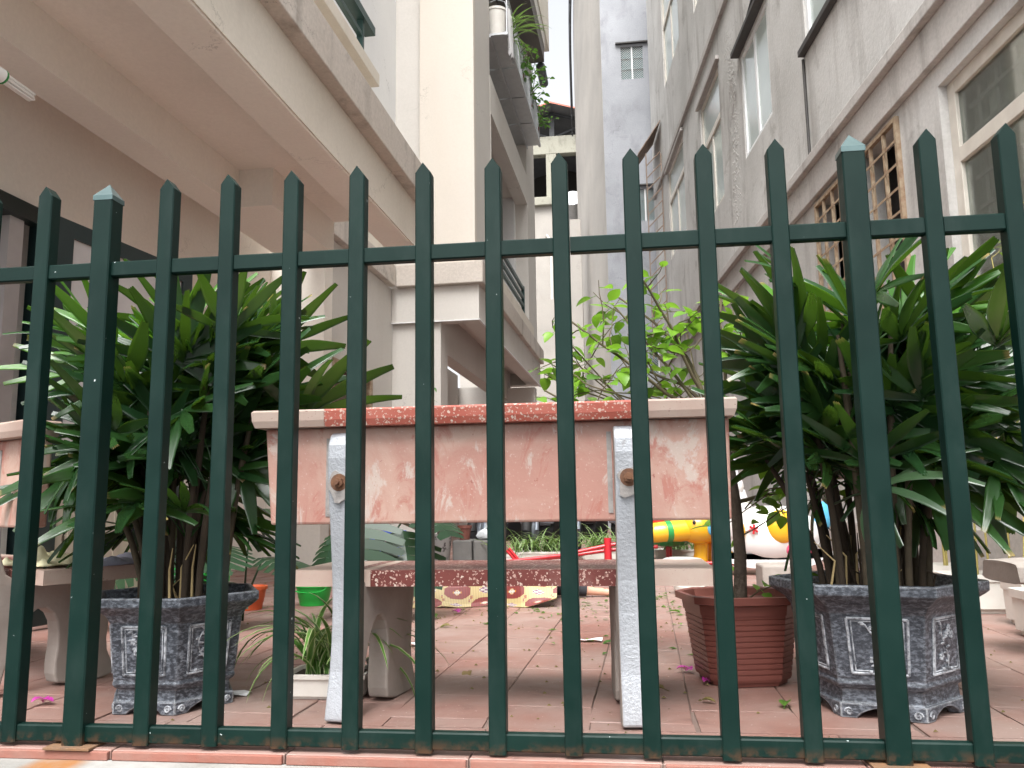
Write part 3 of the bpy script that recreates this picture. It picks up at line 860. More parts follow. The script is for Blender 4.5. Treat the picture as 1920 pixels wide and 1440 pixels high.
# ------------------------------------------------------------------ buildings closing the alley
gy = thing('blue_grey_building', 'narrow blue-grey rendered building with small lattice windows at the alley end', 'building', (.6, 18.5, 0))
mb = MB()
GW = [(.36, .86, 10.15, 10.95), (.60, .98, 6.75, 7.5), (.75, 1.15, 3.3, 4.1)]
holewall(mb, -.09, 1.9, 0, 14, GW, lambda u, z, d: (u, 18 + d, z), .12)
mb.build('front_wall', 'blue_grey_render', gy)
sw = Vector((-.092, 18.0, 0)); se = Vector((-1.02, 25.2, 0))
mb = MB(); dn = Vector((.25, 0, 0))
n = 14; rings = []
for i in range(n + 1):
    t = i / n; p = sw.lerp(se, t) + Vector((-.22 * math.sin(math.pi * t), 0, 0))
    zt = 16 - max(0, t - .5) * 6.2
    rings.append([(p.x, p.y, 0), (p.x + .2, p.y + .05, 0), (p.x + .2, p.y + .05, zt), (p.x, p.y, zt)])
mb.loft(rings)
mb.build('side_wall', 'pale_side_render', gy, 50)
for i, (x0, x1, z0, z1) in enumerate(GW):
    wd = bpy.data.objects.new('window', None); COL.objects.link(wd); wd.parent = gy; wd.location = Vector((x0, 18, z0)) - gy.location
    q = MB(); q.box(x0, x1, 18.06, 18.08, z0, z1); q.build('pane', 'blue_glass', wd)
    q = MB(); xm = (x0 + x1) / 2; q.box(xm - .015, xm + .015, 18.02, 18.055, z0, z1); q.build('mullion', 'window_white', wd)
    for zz in (1, 2):
        q = MB(); z = z0 + (z1 - z0) * zz / 3; q.box(x0, x1, 18.03, 18.05, z - .012, z + .012); q.build('glazing_bar', 'blue_glass', wd)
    k = 0
    while k * .05 < (x1 - x0) + (z1 - z0):
        s0 = k * .05; xa = x0 + max(0, s0 - (z1 - z0)); za = z0 + min(s0, z1 - z0); xb = x0 + min(s0, x1 - x0); zb = z0 + max(0, s0 - (x1 - x0))
        if abs(xb - xa) > .02:
            q = MB(); q.tube([(xa, 18.03, za), (xb, 18.03, zb)], .006, 4); q.build('lattice_bar', 'grille_white', wd)
        k += 1
    q = MB(); q.box(x0 - .12, x1 + .12, 17.93, 17.999, z1 + .06, z1 + .09); q.build('hood', 'hood_dark', wd)
bc = bpy.data.objects.new('roof_cage', None); COL.objects.link(bc); bc.parent = gy; bc.location = Vector((-1.0, 24, 11)) - gy.location
def side_pt(t, off, z):
    p = sw.lerp(se, t) + Vector((-.22 * math.sin(math.pi * t) - off, 0, 0)); return (p.x, p.y, z)
q = MB(); q.tube([side_pt(t, .10, 16.0 - max(0, t - .5) * 6.2) for t in (.5, .6, .7, .8, .9, 1)], .04, 6); q.build('cage_rail', 'steel_dark', bc)
q = MB(); q.tube([side_pt(t, .10, 15.3 - max(0, t - .5) * 6.2) for t in (.5, .6, .7, .8, .9, 1)], .025, 6); q.build('cage_rail', 'steel_dark', bc)
for k in range(9):
    t = .52 + k * .058; z = 16.0 - (t - .5) * 6.2
    q = MB(); q.tube([side_pt(t, .10, z - .75), side_pt(t, .10, z)], .02, 5); q.build('cage_bar', 'steel_dark', bc)

rb = thing('red_roofed_building', 'pale concrete building with open top floor and red tin roof', 'building', (-2, 27, 0))
RY = 26.0
q = MB(); q.box(-5, .3, RY + .02, RY + .3, 0, 10.2); q.build('lower_wall', 'pale_side_render', rb)
q = MB(); q.box(-5, .3, RY - .15, RY + .4, 10.201, 10.48); q.build('floor_slab', 'mossy_concrete', rb, bevel=.02)
q = MB(); q.box(-5, .3, RY, RY + .3, 12.0, 12.62); q.build('beam', 'mossy_concrete', rb, bevel=.02)
for x0, x1 in ((-5, -4.7), (-2.06, -1.72), (-.2, .3)):
    q = MB(); q.box(x0, x1, RY + .001, RY + .301, 10.481, 11.999); q.build('column', 'mossy_concrete', rb, bevel=.015)
q = MB(); q.box(-5, .3, RY + 5, RY + 5.2, 10.48, 14); q.build('back_wall', 'dark_room', rb)
q = MB(); q.box(-5, .3, RY + .41, RY + 5, 10.3, 10.47); q.build('upper_floor', 'dark_room', rb)
for sx, xe in ((-1, -5.2), (1, .5)):
    q = MB(); x0 = -1.85
    z0 = 13.60; z1 = 13.60 - abs(xe - x0) * .32
    y0, y1 = RY - .5, RY + 6
    q.add([(x0, y0, z0), (xe, y0, z1), (xe, y1, z1), (x0, y1, z0), (x0, y0, z0 - .05), (xe, y0, z1 - .05), (xe, y1, z1 - .05), (x0, y1, z0 - .05)],
          [(0, 1, 2, 3), (7, 6, 5, 4), (0, 4, 5, 1), (1, 5, 6, 2), (2, 6, 7, 3)])
    q.m = [0, 1, 0, 0, 0]
    q.build('roof_sheet', ['red_tin', 'roof_under'], rb)
    q = MB(); q.tube([(x0 + sx * .02, RY + .2, z0 - .09), (xe, RY + .2, z1 - .09)], .05, 6); q.build('rafter', 'steel_dark', rb)
    q = MB(); q.tube([(x0, RY + .2, 12.63), (x0 + sx * 1.1, RY + .2, 13.05)], .04, 6); q.build('brace', 'steel_dark', rb)
q = MB(); q.box(-1.93, -1.77, RY + .12, RY + .28, 12.621, 13.52); q.build('king_post', 'steel_dark', rb)
q = MB(); q.tube([(-1.95, RY - .05, 3), (-1.95, RY - .05, 9.0), (-2.1, RY - .05, 9.2)], .05, 8); q.build('drain_pipe', 'white_plastic', rb, 60)
q = MB(); q.tube([(-1.15, RY - .3, 9.3), (-1.15, RY - 1.4, 9.9)], .32, 16); q.build('water_tank', 'galvanised', rb, 40)

bw = thing('boundary_wall', 'plain weathered grey wall closing the far end of the courtyard', 'wall', (-.5, 20.3, 0))
q = MB(); q.box(-3.4, -.75, 20.2, 20.4, 0, 5.6); q.build('wall_panel', 'pale_side_render', bw)
q = MB(); q.box(-1.02, -.75, 20.05, 20.199, 0, 7.6); q.build('pier', 'pale_side_render', bw)
q = MB(); q.box(-.749, 1.8, 17.2, 17.4, 0, 1.6); q.build('low_wall', 'blue_grey_render', bw)

# ------------------------------------------------------------------ terrazzo benches
def smooth_poly(pts, it=2):
    for _ in range(it):
        q = []
        for i in range(len(pts)):
            a, b = pts[i], pts[(i + 1) % len(pts)]
            q += [(a[0] * .75 + b[0] * .25, a[1] * .75 + b[1] * .25), (a[0] * .25 + b[0] * .75, a[1] * .25 + b[1] * .75)]
        pts = q
    return pts
def make_bench(label):
    t = thing('terrazzo_bench', label, 'bench', group='terrazzo courtyard benches')
    prof = smooth_poly([(.0, .0), (.005, .03), (.03, .15), (.035, .30), (.018, .45), (.0, .58), (-.006, .67), (.012, .712), (.034, .712),
            (.034, .50), (.06, .40), (.085, .325), (.20, .3185), (.42, .3185), (.425, .29), (.41, .20), (.40, .10), (.425, .045), (.435, .0),
            (.25, .0), (.235, .05), (.245, .14), (.235, .21), (.19, .245), (.14, .21), (.105, .12), (.085, .04), (.08, .0)], 1)
    prof = [(y, max(z, .001)) for y, z in prof]
    for x, yw in ((-.38, -9), (.345, 4)):
        mb = MB(); mb.prism(prof, 0, -.03, .03)
        ca, sa = math.cos(rad(yw)), math.sin(rad(yw))
        mb.v = [(x + px_ * ca - py * sa, px_ * sa + py * ca, z) for px_, py, z in mb.v]
        # outer faces towards the rear are silver painted, the rest bare concrete
        me_mi = []
        for f in mb.f:
            cy = sum(mb.v[i][1] for i in f) / len(f); cz = sum(mb.v[i][2] for i in f) / len(f)
            me_mi.append(0 if (len(f) == 4 and cy < .045) else 1)
        mb.m = me_mi
        lg = mb.build('support', ['silver_paint', 'raw_concrete'], t, bevel=.006)
        b = MB(); b.tube([(x + .004, -.002, .585), (x + .004, -.016, .585)], .013, 6); b.tube([(x + .004, -.016, .585), (x + .004, -.03, .585)], .006, 8)
        b.lathe([(.022, -.001), (.022, .001)], 14)
        n0 = len(b.v) - 28
        b.v = b.v[:n0] + [(x + .004 + vx, -.004 - vz, .585 + vy) for vx, vy, vz in b.v[n0:]]
        b.build('bolt', 'rust_bolt', lg)
        sm = MB(); RR = random.Random(int(x * 100)); ctr = (x + .004, .0, .58)
        rim = [(x + .004 + .03 * math.cos(a) * RR.uniform(.7, 1.15), -.0045, .575 + .042 * math.sin(a) * RR.uniform(.7, 1.2)) for a in [2 * math.pi * i / 16 for i in range(16)]]
        rim = [(min(max(px_, x - .027), x + .029), py, pz) for px_, py, pz in rim]
        sm.loft([[(px_, .02, pz) for px_, py, pz in rim], rim]); sm.build('cement_smear', 'bare_cement', lg)
    # backrest panel, splayed ends
    p = MB()
    ny, nx = 10, 40
    fr = [[(-.572, .036, .48), (.592, .036, .48), (.592, .078, .48), (-.572, .078, .48)], [(-.592, .036, .728), (.597, .036, .728), (.597, .078, .728), (-.592, .078, .728)]]
    p.loft(fr)
    p.build('backrest', 'faded_pink', t, bevel=.006)
    c = MB()
    rs = []
    for z, e, y0, y1 in ((.7285, .0, .0, .085), (.745, .006, -.006, .09), (.768, .008, -.008, .092), (.773, .003, -.003, .088)):
        rs.append((z, e, y0, y1))
    def seg(mb, x0, x1, mi, e0=0, e1=0):
        mb.loft([[(x0 - e0 * e, y0, z), (x1 + e1 * e, y0, z), (x1 + e1 * e, y1, z), (x0 - e0 * e, y1, z)] for z, e, y0, y1 in rs], mi=mi)
    seg(c, -.605, -.418, 1, 1, 0); seg(c, -.417, .375, 0); seg(c, .376, .605, 1, 0, 1)
    c.build('top_cap', ['terrazzo_faded', 'terrazzo_pale'], t)
    s_ = MB()
    for x0, x1, mi in ((-.54, -.382, 1), (-.3815, -.352, 0), (-.3515, -.322, 1), (-.3215, .368, 0), (.3685, .555, 1)):
        s_.box(x0, x1, .095, .455, .319, .36, mi)
    s_.build('seat', ['terrazzo_red', 'terrazzo_pale'], t)
    k = MB(); k.box(-.40, -.345, .088, .13, .300, .3185)
    k.build('bracket', 'rust_bolt', t)
    for x in (-.418, -.342, .303, .384):
        e = MB(); e.box(x - .006, x + .006, .0335, .0359, .50, .70); e.build('mortar_line', 'bare_cement', t)
    return t
bench = make_bench('faded pink terrazzo bench with silver legs, seen from behind at the middle')
bench.location = (-.325, 2.03, 0)
b2 = copy_tree(bench)
b2['label'] = 'terrazzo bench beside the left palm with yellow and lilac cloths on its seat'
b2.location = (-2.13, 2.34, 0); b2.rotation_euler = (0, 0, rad(-28))
b3 = thing('stone_bench', 'grey stone slab seat with a broken rounded end beside the white planters', 'bench', (1.75, 3.05, 0))
mb = MB()
ns = 12
rings = []
for i in range(9):
    x = 1.27 + .015 * (0 if i == 0 else 1) + (i * .1 if i else 0)
    k = (.82, .95, 1, 1, 1, 1, 1, 1, 1)[i]
    ring = []
    for j in range(16):
        a = 2 * math.pi * j / 16
        cx, cz = math.cos(a), math.sin(a)
        sq = lambda q, e=.45: math.copysign(abs(q) ** e, q)
        ring.append((x + ru(-.004, .004), 3.05 + .17 * k * sq(cx) + ru(-.003, .003), .275 + .043 * k * sq(cz) + ru(-.002, .002)))
    rings.append(ring)
mb.loft(rings); mb.build('slab', 'raw_concrete', b3, 50)
for x in (1.6, 2.0):
    q = MB(); q.prism(smooth_poly([(2.95, 0), (3.15, 0), (3.12, .12), (3.15, .2325), (2.95, .2325), (2.98, .12)], 1), 0, x, x + .09); q.build('support', 'raw_concrete', b3, bevel=.005)

# cloths on the left bench
def cloth(name, label, mat, cx, cy, w, d, rot, h, z0=.361, seed=1):
    R_ = random.Random(seed)
    ph = [R_.uniform(0, 6) for _ in range(6)]
    n = 22; mb = MB()
    c, s_ = math.cos(rot), math.sin(rot)
    def P(i, j):
        u, v = i / n - .5, j / n - .5
        edge = max(abs(u), abs(v)) * 2
        z = h * (1 - edge ** 4) * (.5 + .5 * math.sin(u * 9 + ph[0]) * math.sin(v * 8 + ph[1])) + h * .25 * math.sin(u * 23 + v * 11 + ph[2]) * (1 - edge ** 6) + .002 + h * .15
        x, y = u * w * (1 + .08 * math.sin(v * 9 + ph[3])), v * d * (1 + .1 * math.sin(u * 8 + ph[4]))
        return (cx + x * c - y * s_, cy + x * s_ + y * c, z0 + max(z, .003))
    vs = [P(i, j) for i in range(n + 1) for j in range(n + 1)]
    k = n + 1
    fs = [(i * k + j, (i + 1) * k + j, (i + 1) * k + j + 1, i * k + j + 1) for i in range(n) for j in range(n)]
    mb.add(vs, fs)
    # underside so the cloth has thickness
    mb.add([(x, y, z - .0025) for x, y, z in vs], [f[::-1] for f in fs])
    o = mb.build(name, mat, None, 80)
    return tag(o, label, 'cloth', 'cloths left on a bench seat')
cloth('folded_cloth', 'crumpled pale yellow cloth on the left bench seat', 'yellow_cloth', -1.72, 2.34, .24, .16, -.4, .045, seed=3)
cloth('folded_cloth', 'lilac white cloth spread over the end of the left bench seat', 'lilac_cloth', -1.535, 2.43, .25, .20, 1.1, .022, seed=5)

# ------------------------------------------------------------------ leaf meshes
def attr_mesh(name, vs, fs, along, across, mat):
    me = bpy.data.meshes.new(name)
    me.from_pydata(vs, [], fs)
    for nm_, data in (('along', along), ('across', across)):
        a = me.attributes.new(nm_, 'FLOAT', 'POINT'); a.data.foreach_set('value', data)
    me.shade_smooth()
    me.materials.append(MATS[mat])
    return me
def blade(vs, fs, al, ac, base, d, up, L, w, droop, nseg=7, prof='strap', pleat=.0, ncross=2, twist=0, fold=0, sway=0):
    """one leaf blade: starts at base, heads along d, face normal up; droop bends it down"""
    d = d.normalized(); side = d.cross(up)
    side = side.normalized() if side.length > 1e-5 else d.orthogonal().normalized()
    o = len(vs); p = base.copy(); cur = d.copy()
    nc = ncross * 2 + 1
    for i in range(nseg + 1):
        t = i / nseg
        if prof == 'strap': ww = w * min(1, .28 + 1.9 * t) * (1 if t < .8 else 1 - (t - .8) * 2.2)
        elif prof == 'palm': ww = w * min(1, .30 + 1.6 * t) * (1 if t < .55 else 1 - (t - .55) * 1.35)
        elif prof == 'lance': ww = w * (math.sin(math.pi * min(1, t * .97 + .03)) ** .7)
        elif prof == 'ovate': ww = w * max(.02, math.sin(math.pi * t ** .72)) ** .85 if t < 1 else w * .02
        else: ww = w * (1 - t) ** .6 * min(1, .5 + 3 * t)
        nrm = side.cross(cur).normalized()
        tw = Matrix.Rotation(twist * t, 3, cur)
        sd, nn = tw @ side, tw @ nrm
        for k in range(nc):
            q = (k - ncross) / ncross
            z = pleat * (1 if k % 2 else -1) + fold * abs(q) * ww * .5
            pt = p + sd * (q * ww / 2) + nn * z
            vs.append(tuple(pt)); al.append(t); ac.append(q)
        step = L / nseg
        p = p + cur * step
        cur = (cur + Vector((0, 0, -1)) * droop / nseg + side * (sway / nseg)).normalized()
    for i in range(nseg):
        for k in range(nc - 1):
            a = o + i * nc + k
            fs.append((a, a + 1, a + nc + 1, a + nc))

# ------------------------------------------------------------------ lady palms in hexagonal planters
def frond_mesh(seed, mat, nbl, L, w, droop, spread):
    R_ = random.Random(seed)
    vs, fs, al, ac = [], [], [], []
    Lp = .17
    # petiole
    p0 = Vector((0, 0, 0)); hub = Vector((Lp, 0, 0))
    tb = MB(); tb.tube([(0, 0, 0), (Lp * .5, 0, .006), (Lp, 0, 0)], [.0032, .0026, .0024], 5)
    vs += tb.v; fs += tb.f; al += [0] * len(tb.v); ac += [0] * len(tb.v)
    for k in range(nbl):
        t = (k / (nbl - 1) - .5) * 2 if nbl > 1 else 0
        a = t * spread + R_.uniform(-.06, .06)
        d = Vector((math.cos(a), math.sin(a), R_.uniform(-.03, .16)))
        LL = L * (1 - .22 * abs(t)) * R_.uniform(.85, 1.1)
        blade(vs, fs, al, ac, hub - Vector((.006, 0, 0)), d, Vector((R_.uniform(-.35, .1), -math.sin(a) * .4, 1)), LL, w * R_.uniform(.75, 1.15) * (1 - .25 * abs(t)), droop * R_.uniform(.5, 1.5), 8, 'palm', .0022, 3, R_.uniform(-.5, .5))
    return attr_mesh('frond', vs, fs, al, ac, mat)
FR = {'palm_leaf': [frond_mesh(10 + i, 'palm_leaf', 6 + i % 4, .27, .046, .25 + .14 * (i % 5), rad(72 + 8 * (i % 4))) for i in range(7)],
      'palm_new': [frond_mesh(40 + i, 'palm_new', 5 + i % 3, .26, .036, .25 + .1 * (i % 2), rad(46 + 10 * (i % 3))) for i in range(4)],
      'palm_old': [frond_mesh(70 + i, 'palm_old', 5 + i % 3, .26, .036, .8 + .3 * (i % 3), rad(85)) for i in range(4)]}

def hex_ring(r, z, a0, c=(0, 0)): return [(c[0] + r * math.cos(a0 + math.pi / 3 * k), c[1] + r * math.sin(a0 + math.pi / 3 * k), z) for k in range(6)]
def hex_pot(root, a0, tall=1.0, rs=1.0):
    prof = [(.166, .030), (.160, .034), (.158, .062), (.170, .068), (.176, .076), (.172, .086), (.174, .090), (.186, .205), (.190, .232), (.204, .252), (.228, .268), (.238, .276), (.238, .298), (.226, .300), (.222, .296), (.205, .262)]
    mb = MB(); mb.loft([hex_ring(r * rs, z * tall, a0) for r, z in prof], (True, True))
    pot = mb.build('pot', 'slate_pot', root, bevel=.003)
    # scalloped apron feet
    for k in range(6):
        fa = a0 + math.pi / 3 * (k + .5)
        n = Vector((math.cos(fa), math.sin(fa), 0)); e = Vector((-n.y, n.x, 0)); ap = .168 * rs * math.cos(math.pi / 6); half = .168 * rs / 2
        poly = [(-half, .032), (half, .032), (half, .0), (half - .035, .0), (half - .045, .010), (half - .062, .018), (half - .075, .022), (0, .024), (-half + .075, .022), (-half + .062, .018), (-half + .045, .010), (-half + .035, 0), (-half, 0)]
        f = MB()
        f.loft([[tuple(n * (ap - dd) + e * u * (1 - (dd / ap)) + Vector((0, 0, z * tall + .0005))) for u, z in poly] for dd in (.022, -.003)])
        f.build('foot', 'slate_pot', pot, bevel=.002)
        for s_ in (-1, 1):
            sc = MB()
            pts = [n * (ap + .003) + e * (s_ * (half - .018) + .010 * (1 - i / 14) * math.cos(i * .75) * s_) + Vector((0, 0, .015 + .010 * (1 - i / 14) * math.sin(i * .75))) for i in range(14)]
            sc.tube([tuple(q) for q in pts], .0028, 5); sc.build('scroll', 'slate_relief', pot)
        # panel frame and relief on this face: face plane between z .09 (apothem .1507) and .205 (.161)
        z0, z1 = .100 * tall, .222 * tall
        def FP(u, z, out):
            r = rs * (.174 + (.186 - .174) * (z / tall - .09) / .115)
            return tuple(n * (r * math.cos(math.pi / 6) + out) + e * u + Vector((0, 0, z)))
        w0, w1 = .056 * rs, .061 * rs
        fm = MB()
        for (ua, za, ub, zb) in ((-w0, z0, w0, z0), (w0, z0, w1, z1), (w1, z1, -w1, z1), (-w1, z1, -w0, z0)):
            A, B = Vector(FP(ua, za, .001)), Vector(FP(ub, zb, .001)); fm.tube([tuple(A), tuple(B)], .0034, 6)
        for (ua, za, ub, zb) in ((-w0, z0, w0, z0), (w0, z0, w1, z1), (w1, z1, -w1, z1), (-w1, z1, -w0, z0)):
            k_ = .86; zc = (z0 + z1) / 2
            A, B = Vector(FP(ua * k_, zc + (za - zc) * .9, .0006)), Vector(FP(ub * k_, zc + (zb - zc) * .9, .0006)); fm.tube([tuple(A), tuple(B)], .0018, 5)
        fm.build('panel_frame', 'slate_relief', pot)
        R_ = random.Random(k * 7 + int(abs(a0) * 100) * 13)
        rm = MB()
        kind = (k + (2 if rs > 1.01 else 0)) % 3
        # flowering branch: stem with leaves and blossoms
        stem = [(-.012 + .02 * math.sin(t * 4 + kind), z0 + .008 + (z1 - z0 - .022) * t) for t in [i / 9 for i in range(10)]]
        rm.tube([FP(u, z, .001) for u, z in stem], .0022, 5)
        for i, (u, z) in enumerate(stem[1:]):
            s_ = 1 if i % 2 else -1
            for q in range(2):
                an = R_.uniform(.2, 1.2); L = R_.uniform(.010, .022)
                pts = [(u + s_ * L * t * math.cos(an), z + L * t * math.sin(an) - .006 * t * t) for t in (0, .35, .7, 1)]
                rm.tube([FP(uu, zz, .001) for uu, zz in pts], [.0012, .0032, .0028, .0006], 5)
        for q in range(3 + kind):
            u, z = R_.uniform(-.03, .03), R_.uniform(z0 + .03, z1 - .02)
            for pet in range(5):
                an = pet * 1.257; rm.ell(FP(u + .006 * math.cos(an), z + .006 * math.sin(an), .0015), (.0042, .0042, .0042), 6, 4)
        for q in range(6):
            u = R_.uniform(-.04, .04); rm.ell(FP(u, z0 + R_.uniform(.004, .012), .001), (.006, .006, .005), 6, 4)
        rm.build('relief', 'slate_relief', pot, 60)
    mb = MB(); mb.loft([hex_ring(.205 * rs, .272 * tall, a0), hex_ring(.12, .279 * tall, a0), hex_ring(.03, .283 * tall, a0)], (False, True)); mb.build('soil', 'soil', root)
    return pot

def palm(label, loc, a0, ncane, seed, nfr, xr, tall=1.0, rs=1.0, zlo=.50, zhi=.98, ymin=1.86, xlim=None):
    R_ = random.Random(seed)
    root = thing('potted_palm', label, 'potted plant', loc, 'lady palms in hexagonal slate pots')
    root.location = (0, 0, 0)
    hex_pot(root, a0, tall, rs)
    tips = []
    for k in range(ncane):
        a = R_.uniform(0, 2 * math.pi); r = .135 * math.sqrt(R_.random())
        x, y = r * math.cos(a), r * math.sin(a)
        h = R_.uniform(zlo, zhi) if k > 3 else zhi - R_.uniform(0, .1)
        lean = Vector((x * R_.uniform(.1, 1.0) + R_.uniform(-.05, .05), y * R_.uniform(.1, .7) + R_.uniform(-.03, .03), 0))
        z0 = .27 * tall
        pts = [Vector((x, y, z0)) + lean * t ** 1.6 + Vector((0, 0, (h - z0) * t)) for t in [i / 6 for i in range(7)]]
        cb = MB(); cb.tube([tuple(q) for q in pts], [.0095, .0088, .0098, .0085, .0092, .0075, .005], 7)
        cb.build('cane', 'cane_fibre' if k % 2 else 'cane', root, 60)
        tips.append(pts)
    for k in range(26):   # dead leaf sheaths and short fibres at the base
        a = R_.uniform(0, 6.28); r = R_.uniform(.02, .14)
        cb = MB(); x, y = r * math.cos(a), r * math.sin(a); q = R_.uniform(.05, .16)
        cb.tube([(x, y, .275 * tall), (x + R_.uniform(-.02, .02), y, .275 * tall + q * .6), (x + R_.uniform(-.05, .05), y + R_.uniform(-.03, .03), .275 * tall + q)], [.004, .003, .0012], 4)
        cb.build('dry_sheath', 'straw' if k % 3 == 0 else 'cane_fibre', root)
    n = 0; tries = 0
    while n < nfr and tries < nfr * 12:
        tries += 1
        pts = R_.choice(tips)
        f = R_.random() ** .7
        t = .42 + .58 * f
        i = min(5, int(t * 6)); p = pts[i].lerp(pts[i + 1], t * 6 - i)
        top = p.z > zhi - .20
        az = R_.uniform(0, 2 * math.pi)
        if R_.random() < .5: az = R_.choice([0, math.pi]) + R_.uniform(-.7, .7)
        if top and R_.random() < .38: kind, el = 'palm_new', R_.uniform(.35, 1.0)
        elif p.z < .55 and R_.random() < .35: kind, el = 'palm_old', R_.uniform(-.5, .35)
        else: kind, el = 'palm_leaf', (R_.uniform(.35, 1.15) if R_.random() < .6 else R_.uniform(-.95, -.15))
        me = R_.choice(FR[kind])
        M = Matrix.Rotation(az, 3, 'Z') @ Matrix.Rotation(-el, 3, 'Y') @ Matrix.Rotation(R_.uniform(-1.0, 1.0), 3, 'X')
        sc = R_.uniform(.8, 1.15) * (xr if p.z > .5 else xr * .9)
        wp = [M @ (Vector(v.co) * sc) + p for v in list(me.vertices)[15::3]]
        if max(q.z for q in wp) > 1.235: continue
        if any(-.97 < q.x + loc[0] < .33 and 1.97 < q.y + loc[1] < 2.17 and .44 < q.z < .81 for q in wp): continue
        if any(-.92 < q.x + loc[0] < .28 and 2.08 < q.y + loc[1] < 2.52 and .28 < q.z < .40 for q in wp): continue
        if min(q.y for q in wp) + loc[1] < ymin: continue
        if min(q.z for q in wp) < .46 and R_.random() < .5: continue
        if min(q.z for q in wp) < .28: continue
        if loc[0] > 0 and any(q.z < .52 and q.x + loc[0] < .44 for q in wp): continue
        if xlim and (min(q.x for q in wp) + loc[0] < xlim[0] or max(q.x for q in wp) + loc[0] > xlim[1]): continue
        inst(me, 'frond', root, p, M, sc)
        n += 1
    root.location = loc
    return root
palm('lady palm in a slate-grey hexagonal pot, left of the pink bench', (-1.235, 2.235, 0), rad(0), 26, 11, 128, 1.05, xlim=(-1.92, -.62))
palm('tall lady palm in a slate-grey hexagonal pot, right of the brown pot', (.655, 2.325, 0), rad(-16), 28, 23, 136, 1.08, 1.07, 1.12, zhi=1.04, xlim=(.12, 1.28))

# ------------------------------------------------------------------ leafy bush in the brown plastic pot
def simple_leaf(name, mat, L, w, droop, prof='ovate', fold=.25, seg=6, nc=1, petiole=.02):
    vs, fs, al, ac = [], [], [], []
    blade(vs, fs, al, ac, Vector((petiole, 0, 0)), Vector((1, 0, .1)), Vector((0, 0, 1)), L, w, droop, seg, prof, 0, nc, 0, fold)
    if petiole > .001:
        tb = MB(); tb.tube([(0, 0, 0), (petiole, 0, .001)], .0011, 4)
        o = len(vs); vs += tb.v; fs += [tuple(i + o for i in f) for f in tb.f]; al += [0] * len(tb.v); ac += [0] * len(tb.v)
    return attr_mesh(name, vs, fs, al, ac, mat)
def leaf_rot(R_, d, el=None):
    az = math.atan2(d.y, d.x) + R_.uniform(-1.2, 1.2)
    el = R_.uniform(-.9, .5) if el is None else el
    return Matrix.Rotation(az, 3, 'Z') @ Matrix.Rotation(-el, 3, 'Y') @ Matrix.Rotation(R_.uniform(-.6, .6), 3, 'X')
BL = [simple_leaf('leaf', 'bush_leaf', .048 + .006 * i, .034 + .004 * (i % 3), .3 + .3 * (i % 3)) for i in range(4)] + [simple_leaf('leaf', 'bush_dark', .06, .042, .5)]
def limb(pts, r0, r1, root, name, mat, n=7):
    cb = MB(); k = len(pts)
    cb.tube(pts, [r0 + (r1 - r0) * i / (k - 1) for i in range(k)], n)
    return cb.build(name, mat, root, 60)
def wander(R_, p, d, L, n, jit, up=0):
    pts = [Vector(p)]; d = Vector(d).normalized()
    for i in range(n):
        d = (d + Vector((R_.uniform(-jit, jit), R_.uniform(-jit, jit), R_.uniform(-jit, jit) + up))).normalized()
        pts.append(pts[-1] + d * L / n)
    return pts
def leafy(R_, pts, root, meshes, every, sc=(.8, 1.2), start=0):
    cnt = 0
    L = 0
    for i in range(1, len(pts)):
        seg = (pts[i] - pts[i - 1]); L += seg.length
        if i <= start: continue
        k = max(1, int(seg.length / every))
        for q in range(k):
            p = pts[i - 1] + seg * ((q + R_.random()) / k)
            inst(R_.choice(meshes), 'leaf', root, p - root.location, leaf_rot(R_, seg if R_.random() < .5 else -seg), R_.uniform(*sc)); cnt += 1
    return cnt
def place(root, loc):
    """children were built about the origin"""
    root.location = loc
R_ = random.Random(5)
bush = thing('potted_bush', 'bright green leafy bush in a ribbed brown plastic pot behind the bench', 'potted plant')
def oct_ring(hw, c, z): return [(-hw + c, -hw, z), (hw - c, -hw, z), (hw, -hw + c, z), (hw, hw - c, z), (hw - c, hw, z), (-hw + c, hw, z), (-hw, hw - c, z), (-hw, -hw + c, z)]
mb = MB()
rg = [(.110, .001), (.112, .012), (.118, .013)]
for k in range(13):
    z = .020 + k * .0155; h = .119 + .029 * (z / .24)
    rg += [(h, z), (h + .0006, z + .003), (h + .0010, z + .0125), (h - .0002, z + .0135)]
rg += [(.150, .228), (.166, .232), (.168, .252), (.160, .254), (.152, .25), (.146, .20)]
mb.loft([oct_ring(h, h * .42, z) for h, z in rg])
mb.v = [(x * math.cos(.22) - y * math.sin(.22), x * math.sin(.22) + y * math.cos(.22), z) for x, y, z in mb.v]
mb.build('pot', 'terracotta_plastic', bush, 35)
mb = MB(); mb.lathe([(.146, .215), (.08, .222), (.02, .225)], 16, cap=(False, True)); mb.build('soil', 'soil', bush)
trunk = [Vector(p) for p in ((.005, 0, .22), (.012, .0, .36), (.008, .01, .52), (-.006, .02, .66), (-.03, .05, .78))]
limb([tuple(p) for p in trunk], .021, .013, bush, 'trunk', 'bark', 10)
nl = 0
starts = [(trunk[4], (-.9, .2, .55), .58), (trunk[4], (-.35, .3, 1), .44), (trunk[4], (.4, .3, .8), .44), (trunk[3], (-1, .15, .42), .62), (trunk[3], (.8, .2, .55), .36),
          (trunk[4], (-.65, .4, .8), .55), (trunk[4], (-1, .35, .28), .60), (trunk[4], (.1, .1, 1), .42), (trunk[4], (-.6, .0, .9), .55), (trunk[2], (.7, .1, .3), .25), (trunk[4], (-1, .1, .75), .62)]
